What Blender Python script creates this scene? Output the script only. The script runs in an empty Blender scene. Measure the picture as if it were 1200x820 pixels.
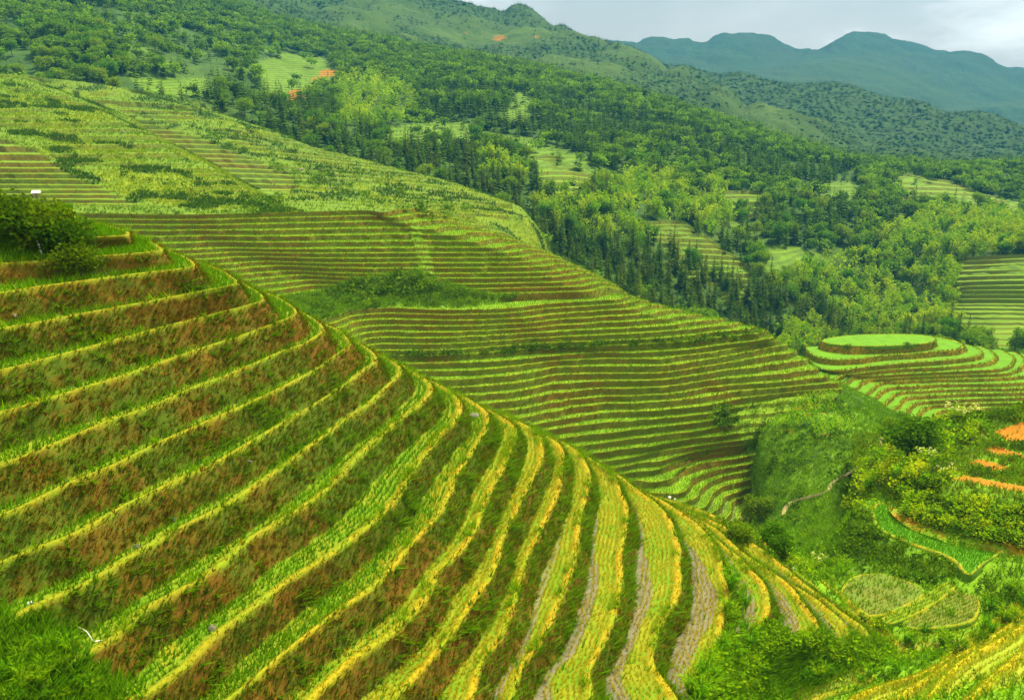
import bpy, math, random
import numpy as np
from mathutils import Vector
from mathutils.bvhtree import BVHTree
rng = np.random.default_rng(7)
random.seed(7)
SC = bpy.context.scene
COL = SC.collection

# ------------------------------------------------------------------ camera
PITCH = math.atan(310/1039.0)
cam = bpy.data.cameras.new('camera'); camo = bpy.data.objects.new('camera', cam); COL.objects.link(camo)
cam.sensor_width = 36; cam.lens = 36*1039/1200.0
cam.clip_start = 0.5; cam.clip_end = 20000
camo.location = (0, 0, 0); camo.rotation_euler = (math.pi/2-PITCH, 0, 0)
SC.camera = camo

# ------------------------------------------------------------------ light
SUN_AZ, SUN_EL = math.radians(50), math.radians(58)     # azimuth clockwise from +Y
SUN_STRENGTH, SUN_ANGLE = 4.1, 6.0
SKY_STRENGTH, CLOUD_COVER = 0.090, 0.88
EXPOSURE = 1.0
w = bpy.data.worlds.new('World'); SC.world = w; w.use_nodes = True
nt = w.node_tree; nt.nodes.clear()
def N(t, typ, **kw):
    n = t.nodes.new(typ)
    for k, v in kw.items(): setattr(n, k, v)
    return n
out = N(nt, 'ShaderNodeOutputWorld'); bg = N(nt, 'ShaderNodeBackground')
sky = N(nt, 'ShaderNodeTexSky', sky_type='NISHITA', sun_disc=False, sun_elevation=SUN_EL, sun_rotation=SUN_AZ)
tc = N(nt, 'ShaderNodeTexCoord'); mp = N(nt, 'ShaderNodeMapping')
mp.inputs['Scale'].default_value = (2.2, 2.2, 7.0); mp.inputs['Location'].default_value = (0.3, 1.9, 0.15)
no = N(nt, 'ShaderNodeTexNoise'); no.inputs['Scale'].default_value = 1.6; no.inputs['Detail'].default_value = 6; no.inputs['Roughness'].default_value = 0.55
rp = N(nt, 'ShaderNodeValToRGB')
rp.color_ramp.elements[0].position = 0.36; rp.color_ramp.elements[0].color = (6.1, 5.9, 4.6, 1)
rp.color_ramp.elements[1].position = 0.66; rp.color_ramp.elements[1].color = (12.5, 12.1, 10.4, 1)
e = rp.color_ramp.elements.new(0.52); e.color = (7.4, 7.1, 5.7, 1)
mx = N(nt, 'ShaderNodeMix', data_type='RGBA'); mx.inputs['Factor'].default_value = CLOUD_COVER
nt.links.new(tc.outputs['Generated'], mp.inputs['Vector']); nt.links.new(mp.outputs[0], no.inputs['Vector'])
nt.links.new(no.outputs['Fac'], rp.inputs['Fac']); nt.links.new(sky.outputs[0], mx.inputs[6]); nt.links.new(rp.outputs[0], mx.inputs[7])
nt.links.new(mx.outputs[2], bg.inputs['Color']); bg.inputs['Strength'].default_value = SKY_STRENGTH
nt.links.new(bg.outputs[0], out.inputs['Surface'])
sl = bpy.data.lights.new('sun', 'SUN'); so = bpy.data.objects.new('sun', sl); COL.objects.link(so)
sl.energy = SUN_STRENGTH; sl.angle = math.radians(SUN_ANGLE); sl.color = (1.0, 0.92, 0.60)
sd = Vector((math.sin(SUN_AZ)*math.cos(SUN_EL), math.cos(SUN_AZ)*math.cos(SUN_EL), math.sin(SUN_EL)))
so.rotation_euler = sd.to_track_quat('Z', 'Y').to_euler(); so.location = (0, 0, 900)
SC.view_settings.view_transform = 'Standard'; SC.view_settings.look = 'None'
SC.view_settings.exposure = EXPOSURE; SC.view_settings.gamma = 1
SC.cycles.use_denoising = True
SC.cycles.max_bounces = 5; SC.cycles.diffuse_bounces = 3; SC.cycles.volume_bounces = 0; SC.cycles.transparent_max_bounces = 6

# ------------------------------------------------------------------ pixels <-> world (reference frame 1200 x 820)
FP = 1039.0; SP, CP = math.sin(PITCH), math.cos(PITCH)
def rays(px, py):
    x = (np.asarray(px, float)-600)/FP; y = (410-np.asarray(py, float))/FP
    return np.stack([x, CP+y*SP, -SP+y*CP], -1)
def at_z(px, py, z):
    d = rays(px, py); return d*(z/d[..., 2])[..., None]
def pt(px, py, d):                      # d: nominal distance; a true point on the ray of that pixel
    r = rays(px, py); v = np.asarray(py, float)-100
    ve = -r[..., 2]/r[..., 1]*FP
    ratio = np.where(np.abs(v) < 0.5, 1.09, v/np.where(np.abs(ve) < 1e-6, 1, ve))
    return r*((np.asarray(d)*ratio)/r[..., 1])[..., None]
def proj(P):
    x, y, z = P[..., 0], P[..., 1], P[..., 2]
    cz = y*CP-z*SP; cy = y*SP+z*CP
    cz = np.where(cz < 0.1, 0.1, cz)
    return 600+FP*x/cz, 410-FP*cy/cz, cz
def inpoly(px, py, poly):
    poly = np.asarray(poly, float); r = np.zeros(px.shape, bool); j = len(poly)-1
    for i in range(len(poly)):
        xi, yi = poly[i]; xj, yj = poly[j]
        if yi != yj:
            c = ((yi > py) != (yj > py)) & (px < (xj-xi)*(py-yi)/(yj-yi)+xi)
            r ^= c
        j = i
    return r
_perm = np.random.default_rng(3).permutation(4096); _val = np.random.default_rng(4).random(4096)*2-1
def vnoise(x, y, s=0):
    xi = np.floor(x).astype(np.int64); yi = np.floor(y).astype(np.int64); fx = x-xi; fy = y-yi
    fx = fx*fx*(3-2*fx); fy = fy*fy*(3-2*fy)
    def h(a, b): return _val[_perm[(_perm[(a+s*131) & 4095]+b) & 4095]]
    a = h(xi, yi); b = h(xi+1, yi); c = h(xi, yi+1); d = h(xi+1, yi+1)
    return (a*(1-fx)+b*fx)*(1-fy)+(c*(1-fx)+d*fx)*fy
def fbm(x, y, o=4, s=0):
    t = 0; a = 1
    for i in range(o):
        t = t+a*vnoise(x*2**i+17*i, y*2**i-9*i, s+i); a *= .5
    return t
def sstep(a, b, x):
    t = np.clip((x-a)/(b-a), 0, 1); return t*t*(3-2*t)

# ------------------------------------------------------------------ mesh helpers
def mesh_np(name, V, F, mat, attrs=None, smooth=True, parent=None):
    me = bpy.data.meshes.new(name); V = np.ascontiguousarray(V, np.float32); F = np.ascontiguousarray(F, np.int32)
    n, k = F.shape
    me.vertices.add(len(V)); me.vertices.foreach_set('co', V.ravel())
    me.loops.add(n*k); me.loops.foreach_set('vertex_index', F.ravel())
    me.polygons.add(n); me.polygons.foreach_set('loop_start', np.arange(0, n*k, k, dtype=np.int32))
    me.polygons.foreach_set('use_smooth', np.full(n, smooth))
    for an, A in (attrs or {}).items():
        A = np.asarray(A, np.float32)
        if A.shape[1] == 3: A = np.concatenate([A, np.ones((len(A), 1), np.float32)], 1)
        at = me.color_attributes.new(an, 'FLOAT_COLOR', 'POINT'); at.data.foreach_set('color', A.ravel())
    me.update(calc_edges=True)
    if mat: me.materials.append(mat)
    o = bpy.data.objects.new(name, me); COL.objects.link(o)
    if parent: o.parent = parent
    return o
def kind(o, k): o['kind'] = k; return o
def tag(o, label, cat, group=None):
    o['label'] = label; o['category'] = cat
    if group: o['group'] = group
    return o
def empty(name, loc=(0, 0, 0), rz=0, s=1):
    o = bpy.data.objects.new(name, None); COL.objects.link(o); o.location = loc; o.rotation_euler = (0, 0, rz); o.scale = (s,)*3
    o.empty_display_size = .3
    return o
def grid_faces(nr, nc):
    i = np.arange((nr-1)*(nc-1)); r = i//(nc-1); c = i % (nc-1); a = r*nc+c
    return np.stack([a+nc, a+nc+1, a+1, a], 1)
def catmull(P, n):
    P = np.asarray(P, float)
    t = np.concatenate([[0], np.cumsum(np.sqrt(np.linalg.norm(np.diff(P, axis=0), axis=1))+1e-6)])
    m = np.gradient(P, t, axis=0) if len(P) > 2 else np.repeat((P[1:]-P[:1])/(t[1]-t[0]), 2, 0)
    u = np.linspace(0, t[-1], n); i = np.clip(np.searchsorted(t, u, 'right')-1, 0, len(P)-2)
    h = (t[i+1]-t[i])[:, None]; s = ((u-t[i])/(t[i+1]-t[i]))[:, None]
    return (2*s**3-3*s**2+1)*P[i]+(s**3-2*s**2+s)*h*m[i]+(-2*s**3+3*s**2)*P[i+1]+(s**3-s**2)*h*m[i+1]
def arclen(P): return np.concatenate([[0], np.cumsum(np.linalg.norm(np.diff(P, axis=0), axis=1))])
def resample(P, s):
    L = arclen(P); return np.stack([np.interp(s*L[-1], L, P[:, k]) for k in range(3)], 1)
def hermite(x, y, q):                    # smooth monotone-ish 1-D interpolation
    x = np.asarray(x, float); y = np.asarray(y, float)
    d = np.diff(y)/np.diff(x); m = np.empty_like(y); m[0] = d[0]; m[-1] = d[-1]
    m[1:-1] = np.where(d[:-1]*d[1:] > 0, 2*d[:-1]*d[1:]/(d[:-1]+d[1:]+1e-12), 0)
    q = np.clip(q, x[0], x[-1]); i = np.clip(np.searchsorted(x, q, 'right')-1, 0, len(x)-2)
    h = x[i+1]-x[i]; s = (q-x[i])/h
    return (2*s**3-3*s**2+1)*y[i]+(s**3-2*s**2+s)*h*m[i]+(-2*s**3+3*s**2)*y[i+1]+(s**3-s**2)*h*m[i+1]
def smooth1(a, k):
    if k < 1: return a
    w_ = np.hanning(2*k+3)[1:-1]; w_ /= w_.sum(); p = np.pad(a, ((k, k),)+((0, 0),)*(a.ndim-1), 'edge')
    if a.ndim == 1: return np.convolve(p, w_, 'valid')
    return np.stack([np.convolve(p[:, j], w_, 'valid') for j in range(a.shape[1])], 1)

# ------------------------------------------------------------------ materials
def warm(c, k=.15):                      # this valley's greens lean to yellow
    r, g, b = c; return (r+k*max(0, g-r), g*.97, b*.6)
def mat_new(name):
    m = bpy.data.materials.new(name); m.use_nodes = True; m.node_tree.nodes.clear(); return m, m.node_tree
def noise(t, vec, scale, detail=4, rough=.6):
    n = N(t, 'ShaderNodeTexNoise'); n.inputs['Scale'].default_value = scale; n.inputs['Detail'].default_value = detail; n.inputs['Roughness'].default_value = rough
    t.links.new(vec, n.inputs['Vector']); return n.outputs['Fac']
def maprange(t, v, a, b, c=0., d=1.):
    n = N(t, 'ShaderNodeMapRange', interpolation_type='SMOOTHSTEP'); t.links.new(v, n.inputs[0])
    for i, q in enumerate((a, b, c, d)): n.inputs[i+1].default_value = q
    return n.outputs[0]
def mixc(t, f, a, b):
    n = N(t, 'ShaderNodeMix', data_type='RGBA')
    for s, v in ((0, f), (6, a), (7, b)):
        if hasattr(v, 'is_linked') or hasattr(v, 'links'): t.links.new(v, n.inputs[s])
        else: n.inputs[s].default_value = v if s == 0 else (*v, 1)
    return n.outputs[2]
def mathn(t, op, a, b=0.):
    n = N(t, 'ShaderNodeMath', operation=op)
    for s, v in ((0, a), (1, b)):
        if hasattr(v, 'links'): t.links.new(v, n.inputs[s])
        else: n.inputs[s].default_value = v
    return n.outputs[0]
def terrain_mat(name, sc=1.0, wild=((.05, .13, .004), (.13, .27, .006)), riser=((.075, .05, .004), (.045, .085, .003)), bund=((.33, .30, .012), (.12, .26, .006)),
                bench=((.09, .26, .005), (.06, .17, .004)), mud=(.17, .15, .07), soil=(.46, .18, .004), yellow=((.20, .30, .006), (.10, .22, .006)), bump=.35):
    """K = (riser, bund, bench, wet) and T = (soil, yellow grass, dark scrub, -) are stored on the vertices."""
    wild, riser, bund, bench, yellow = [tuple(warm(c) for c in q) for q in (wild, riser, bund, bench, yellow)]
    m, t = mat_new(name)
    o = N(t, 'ShaderNodeOutputMaterial'); b = N(t, 'ShaderNodeBsdfPrincipled'); t.links.new(b.outputs[0], o.inputs[0])
    g = N(t, 'ShaderNodeNewGeometry').outputs['Position']
    K = N(t, 'ShaderNodeVertexColor', layer_name='K'); T = N(t, 'ShaderNodeVertexColor', layer_name='T')
    ks = N(t, 'ShaderNodeSeparateColor'); t.links.new(K.outputs[0], ks.inputs[0]); ts = N(t, 'ShaderNodeSeparateColor'); t.links.new(T.outputs[0], ts.inputs[0])
    nl = noise(t, g, .09/sc, 3); nm = noise(t, g, .55/sc, 5, .65); nf = noise(t, g, 4.5/sc, 4, .7)
    nmix = mathn(t, 'ADD', mathn(t, 'MULTIPLY', nm, .6), mathn(t, 'MULTIPLY', nf, .4))
    f1 = maprange(t, nmix, .40, .60)
    cw = mixc(t, f1, wild[0], wild[1])
    cy = mixc(t, maprange(t, nm, .4, .6), yellow[0], yellow[1]); cw = mixc(t, ts.outputs[1], cw, cy)
    cw = mixc(t, mathn(t, 'MULTIPLY', ts.outputs[2], .85), cw, mixc(t, f1, (.022, .06, .006), (.045, .12, .008)))
    rl = mathn(t, 'ADD', mathn(t, 'MULTIPLY', nl, .5), mathn(t, 'MULTIPLY', nmix, .5))
    cr = mixc(t, maprange(t, rl, .42, .56), riser[0], riser[1])
    cr = mixc(t, maprange(t, nf, .62, .72, 0., .7), cr, tuple(min(1, q*2.0) for q in riser[0]))
    cb = mixc(t, maprange(t, nm, .42, .62), bund[0], bund[1])
    cn = mixc(t, maprange(t, nm, .38, .62), bench[0], bench[1])
    wet = maprange(t, mathn(t, 'ADD', K.outputs[1], mathn(t, 'MULTIPLY', mathn(t, 'SUBTRACT', nf, .5), .5)), .3, .7)
    cn = mixc(t, wet, cn, mixc(t, nf, tuple(q*.7 for q in mud), mud))
    c = mixc(t, ks.outputs[2], cw, cn); c = mixc(t, ks.outputs[0], c, cr); c = mixc(t, ks.outputs[1], c, cb)
    so_ = maprange(t, mathn(t, 'ADD', ts.outputs[0], mathn(t, 'MULTIPLY', mathn(t, 'SUBTRACT', nm, .5), .9)), .4, .65)
    c = mixc(t, so_, c, mixc(t, nf, tuple(q*.7 for q in soil), tuple(q*1.15 for q in soil)))
    t.links.new(c, b.inputs['Base Color'])
    r = maprange(t, mathn(t, 'MULTIPLY', wet, ks.outputs[2]), 0., 1., .9, .42); t.links.new(r, b.inputs['Roughness'])
    b.inputs['Specular IOR Level'].default_value = .25
    bp = N(t, 'ShaderNodeBump'); bp.inputs['Strength'].default_value = bump; bp.inputs['Distance'].default_value = .35*sc
    t.links.new(mathn(t, 'ADD', nf, mathn(t, 'MULTIPLY', nm, 1.5)), bp.inputs['Height']); t.links.new(bp.outputs[0], b.inputs['Normal'])
    return m
def leaf_mat(name, col=None, vary=.35, transl=.35, attr=None):
    m, t = mat_new(name)
    o = N(t, 'ShaderNodeOutputMaterial'); d = N(t, 'ShaderNodeBsdfDiffuse'); tr = N(t, 'ShaderNodeBsdfTranslucent'); mxs = N(t, 'ShaderNodeMixShader')
    mxs.inputs[0].default_value = transl
    if attr: base = N(t, 'ShaderNodeVertexColor', layer_name=attr).outputs[0]
    else:
        n = N(t, 'ShaderNodeRGB'); n.outputs[0].default_value = (*warm(col), 1); base = n.outputs[0]
        oi = N(t, 'ShaderNodeObjectInfo'); g = N(t, 'ShaderNodeNewGeometry')
        f = mathn(t, 'ADD', mathn(t, 'MULTIPLY', oi.outputs['Random'], vary), mathn(t, 'MULTIPLY', g.outputs['Random Per Island'], vary*1.2))
        hs = N(t, 'ShaderNodeHueSaturation'); t.links.new(base, hs.inputs['Color'])
        t.links.new(mathn(t, 'ADD', f, 1-vary*.9), hs.inputs['Value']); t.links.new(mathn(t, 'SUBTRACT', .5+.02, mathn(t, 'MULTIPLY', oi.outputs['Random'], .05)), hs.inputs['Hue'])
        base = hs.outputs[0]
    t.links.new(base, d.inputs[0]); t.links.new(base, tr.inputs[0]); t.links.new(d.outputs[0], mxs.inputs[1]); t.links.new(tr.outputs[0], mxs.inputs[2]); t.links.new(mxs.outputs[0], o.inputs[0])
    return m
def plain_mat(name, col, rough=.7, metallic=0, sc=8, amt=.35, trans=0):
    m, t = mat_new(name)
    o = N(t, 'ShaderNodeOutputMaterial'); b = N(t, 'ShaderNodeBsdfPrincipled'); t.links.new(b.outputs[0], o.inputs[0])
    tcn = N(t, 'ShaderNodeTexCoord').outputs['Object']; n = noise(t, tcn, sc, 5)
    t.links.new(mixc(t, n, tuple(q*(1-amt) for q in col), tuple(min(1, q*(1+amt)) for q in col)), b.inputs['Base Color'])
    b.inputs['Roughness'].default_value = rough; b.inputs['Metallic'].default_value = metallic; b.inputs['Transmission Weight'].default_value = trans
    bp = N(t, 'ShaderNodeBump'); bp.inputs['Strength'].default_value = .4; bp.inputs['Distance'].default_value = .02; t.links.new(n, bp.inputs['Height']); t.links.new(bp.outputs[0], b.inputs['Normal'])
    return m
M_grass = leaf_mat('grass_blades', attr='Col', transl=.4)
M_conifer = leaf_mat('conifer_needles', (.060, .150, .008)); M_bamboo = leaf_mat('bamboo_leaves', (.24, .46, .006)); M_broad = leaf_mat('broad_leaves', (.12, .30, .006))
M_shrub = leaf_mat('shrub_leaves', (.17, .40, .006)); M_shrubd = leaf_mat('dark_shrub_leaves', (.07, .21, .007)); M_shruby = leaf_mat('yellow_shrub_leaves', (.30, .48, .007))
M_bark = plain_mat('bark', (.10, .07, .04)); M_culm = plain_mat('bamboo_culm', (.16, .22, .04)); M_rock = plain_mat('rock', (.17, .15, .11), sc=3)
M_white = plain_mat('white_paint', (.75, .75, .72), amt=.1); M_flower = leaf_mat('white_flowers', (.70, .72, .42), transl=.2)

# ------------------------------------------------------------------ terraces: contour rows -> one stepped hillside
def pair_rows(rows, NS, ref, blend=.75, sm=12, centre=None):
    if centre is not None:               # rings round a centre: stations by bearing
        out_ = []
        for r in rows:
            d = catmull(r, 1500); a = np.unwrap(np.arctan2(d[:, 1]-centre[1], d[:, 0]-centre[0])); a = np.maximum.accumulate(a)+np.arange(1500)*1e-9
            q = np.linspace(a[0], a[-1], NS); out_.append(np.stack([np.interp(q, a, d[:, k]) for k in range(3)], 1))
        return np.stack(out_)
    D = [catmull(r, 600) for r in rows]; S = [None]*len(rows); u = np.linspace(0, 1, NS)
    S[ref] = resample(D[ref], u)
    def go(i, j):                       # place the stations of row j by projecting those of row i
        dj = resample(D[j], np.linspace(0, 1, 900)); q = S[i]
        dist = ((q[:, None, :2]-dj[None, :, :2])**2).sum(2)
        p = np.argmin(dist, 1)/899.; p = np.maximum.accumulate(p); p = smooth1(p, sm)
        p = blend*p+(1-blend)*u; p = np.maximum.accumulate(p); p = (p-p[0])/(p[-1]-p[0])
        S[j] = resample(D[j], p)
    for j in range(ref+1, len(rows)): go(j-1, j)
    for j in range(ref-1, -1, -1): go(j+1, j)
    return np.stack(S)
def terraces(name, rows, nsub, NS, mat, ref=None, lip=.14, bw=.35, steep=.5, wob=.05, mask=None, wet=None, paint=None, rough=.06, hid=False, zvar=0., sm=12, rmax=.72, centre=None, lipf=.3, bk=None):
    S = pair_rows(rows, NS, len(rows)//2 if ref is None else ref, sm=sm, centre=centre)
    lv = []; wgt = np.ones(NS)
    for r in range(len(rows)-1):
        for q in range(nsub[r]):
            t = q/nsub[r]; a = S[max(r-1, 0)]; b = S[r]; c = S[r+1]; d = S[min(r+2, len(rows)-1)]
            P = .5*((2*b)+(c-a)*t+(2*a-5*b+4*c-d)*t*t+(3*b-a-3*c+d)*t**3) if nsub[r] > 1 else b.copy()
            P[:, 2] = b[:, 2]*(1-t)+c[:, 2]*t
            lv.append(P)
    lv.append(S[-1]); E = np.stack(lv); L = len(E)
    gap = np.linalg.norm(np.diff(E[:, :, :2], axis=0), axis=2)
    cum = np.array([arclen(e) for e in E])
    for l in range(1, L-1):            # hand-made wobble of each edge
        g = np.minimum(gap[l-1], gap[l]); dirn = E[l+1, :, :2]-E[l-1, :, :2]; dirn /= (np.linalg.norm(dirn, axis=1)[:, None]+1e-6)
        o = wob*g*(vnoise(cum[l]/2.2, np.full(NS, l*3.7), 5)+.8*vnoise(cum[l]/6., np.full(NS, l*5.1), 6))
        E[l, :, :2] += dirn*o[:, None]
        if zvar: E[l, :, 2] += zvar*vnoise(np.full(NS, l*1.7), cum[l]/25., 9)
    V = []; K = []; Q = []; sm_ = []
    for l in range(L-1):
        A = E[l]; B = E[l+1]; g2 = B[:, :2]-A[:, :2]; G = np.linalg.norm(g2, axis=1)+1e-6; H = np.maximum(A[:, 2]-B[:, 2], .02)
        r = np.clip(H*steep/G, .2, rmax); bwf = np.clip((bw(l) if callable(bw) else bw)/G, .04, (1-r)*.45); lp = np.minimum(lip, H*lipf)
        nz = rough*(H/1.0)
        prof = [(np.zeros(NS), A[:, 2]+lp*.75, (.4, .6, 0))]
        for f, zf in ((.12, .10), (.32, .30), (.52, .52), (.72, .74), (.88, .92), (1., 1.)):
            kk = (1, 0, 0) if f < .95 else (.8, 0, .2)
            if f < .15: kk = (.95, .05, 0)
            prof.append((r*f, A[:, 2]-H*zf+nz*vnoise(cum[l]/.45, np.full(NS, l*9.+f*7), 8), kk))
        rest = 1-r-bwf*1.5
        for f in (.06, .3, .55, .8, 1.): prof.append((r+rest*f, B[:, 2]+0*r, (0, 0, 1)))
        prof.append((1-bwf*1.15, B[:, 2]+lp*.65, (0, 1, 0))); prof.append((1-bwf*.55, B[:, 2]+lp*1.05, (0, 1, 0)))
        if l == L-2: prof.append((np.ones(NS), B[:, 2]+lp*.7, (0, .8, 0)))
        flat = H.mean() < .15
        for f, z, kk in prof:
            if flat: kk = (0, 0, 1)
            xy = A[:, :2]+g2*np.asarray(f)[:, None]
            j = rough*.6*vnoise(cum[l]/.6, np.full(NS, l*4.+kk[0]*3), 12) if kk[0] > .5 else 0
            xy = xy+g2/G[:, None]*np.reshape(j, (-1, 1))
            V.append(np.concatenate([xy, z[:, None]], 1)); K.append(np.tile(kk, (NS, 1)).astype(float))
            Q.append(np.clip((np.asarray(f)-r)/(1-r), 0, 1)+0*r); sm_.append(A[:, 2]-H*np.asarray(f))
    V = np.stack(V); K = np.stack(K); Q = np.stack(Q); Zs = np.stack(sm_); nr = len(V)
    px, py, _ = proj(V)
    T = np.zeros((nr, NS, 3))
    m = np.ones((nr, NS)) if mask is None else mask(px, py, V)
    V[:, :, 2] = V[:, :, 2]*m+(1-m)*(Zs+.12*fbm(V[:, :, 0]/1.5, V[:, :, 1]/1.5, 3, 2)); K = K*m[..., None]
    if bk is not None: q_ = bk(px, py); K[..., 2] += K[..., 1]*(1-q_); K[..., 1] *= q_
    wt = np.zeros((nr, NS)) if wet is None else wet(px, py, Q, V)
    if paint is not None: T = paint(px, py, V, T)
    K4 = np.concatenate([K, wt[..., None]], 2).reshape(-1, 4)
    F = grid_faces(nr, NS)
    o = mesh_np(name, V.reshape(-1, 3), F, mat, {'K': K4, 'T': T.reshape(-1, 3)}); kind(o, 'structure')
    # the faces must look up
    return dict(o=o, V=V.reshape(-1, 3), F=F, K=K4, T=T.reshape(-1, 3), E=E, Q=Q.reshape(-1), m=m.reshape(-1), nprof=14, NS=NS)
# ------------------------------------------------------------------ plain hillsides: rows of (px, py, distance)
def sheet(name, rows, cols, nper, mat, amp=((0, 1),), paint=None, x0=-120, x1=1330, post=None):
    X = np.linspace(x0, x1, cols); PY = []; DD = []
    for r in rows:
        r = np.asarray(r, float); PY.append(hermite(r[:, 0], r[:, 1], X)); DD.append(hermite(r[:, 0], r[:, 2], X))
    PY = np.array(PY); DD = np.array(DD); R = pt(np.tile(X, (len(rows), 1)), PY, DD)
    u = np.linspace(0, len(rows)-1, (len(rows)-1)*nper+1); i = np.clip(u.astype(int), 0, len(rows)-2); t = (u-i)[:, None, None]
    a = R[np.maximum(i-1, 0)]; b = R[i]; c = R[i+1]; d = R[np.minimum(i+2, len(rows)-1)]
    V = .5*(2*b+(c-a)*t+(2*a-5*b+4*c-d)*t*t+(3*b-a-3*c+d)*t**3)
    for am, wl in amp: V[..., 2] += am*fbm(V[..., 0]/wl, V[..., 1]/wl, 4, int(wl) % 50)
    if post is not None: V = post(V)
    nr, nc = V.shape[:2]; px, py, _ = proj(V)
    K = np.zeros((nr, nc, 4)); T = np.zeros((nr, nc, 3))
    if paint is not None: K, T = paint(px, py, V, K, T)
    F = grid_faces(nr, nc)
    o = mesh_np(name, V.reshape(-1, 3), F, mat, {'K': K.reshape(-1, 4), 'T': T.reshape(-1, 3)}); kind(o, 'structure')
    return dict(o=o, V=V.reshape(-1, 3), F=F, K=K.reshape(-1, 4), T=T.reshape(-1, 3))
def scatter(S, n, wv=None, margin=40, seed=0, side=0):
    r = np.random.default_rng(seed); V, F = S['V'], S['F']
    a, b, c, d = (V[F[:, k]] for k in range(4)); nrm = np.cross(c-a, d-b); ar = np.linalg.norm(nrm, axis=1)*.5; nrm /= (2*ar[:, None]+1e-9)
    nrm *= np.sign(nrm[:, 2:3]+1e-9)
    cx, cy, cz = proj((a+b+c+d)/4)
    wq = ar*((cx > -margin) & (cx < 1200+margin+side) & (cy > -margin) & (cy < 820+margin))
    if wv is not None: wq = wq*wv[F].mean(1)
    if wq.sum() <= 0: return np.zeros((0, 3)), np.zeros((0, 3)), np.zeros(0, int)
    i = r.choice(len(F), n, p=wq/wq.sum()); u = r.random((n, 1)); v = r.random((n, 1))
    P = (a[i]*(1-u)+b[i]*u)*(1-v)+(d[i]*(1-u)+c[i]*u)*v
    return P, nrm[i], F[i, 0]
BL = []                                  # every blade of grass, collected
def blades(P, D, ln, wd, colr, bend=.35, seed=1):
    r = np.random.default_rng(seed); n = len(P)
    if n == 0: return None
    ph = r.random(n)*6.283; side = np.stack([np.cos(ph), np.sin(ph), np.zeros(n)], 1)
    lean = np.stack([np.cos(ph*3+1), np.sin(ph*3+1), np.zeros(n)], 1)*bend
    tip = P+(D+lean)*ln[:, None]
    V = np.stack([P-side*wd[:, None]/2, P+side*wd[:, None]/2, tip], 1).reshape(-1, 3)
    C = np.repeat(colr, 3, 0)
    return V, C
def blade_object(name, parts):
    parts = [p for p in parts if p is not None]
    V = np.concatenate([p[0] for p in parts]); C = np.concatenate([p[1] for p in parts])
    o = mesh_np(name, V, np.arange(len(V)).reshape(-1, 3), M_grass, {'Col': C}, smooth=False); return kind(o, 'stuff')
def cmix(n, cols, seed, jit=.25):
    r = np.random.default_rng(seed); cols = np.array([warm(q) for q in cols]); c = cols[r.integers(0, len(cols), n)]
    c2 = cols[r.integers(0, len(cols), n)]; f = r.random((n, 1)); c = c*f+c2*(1-f)
    return c*(1+jit*(r.random((n, 1))*2-1))

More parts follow.
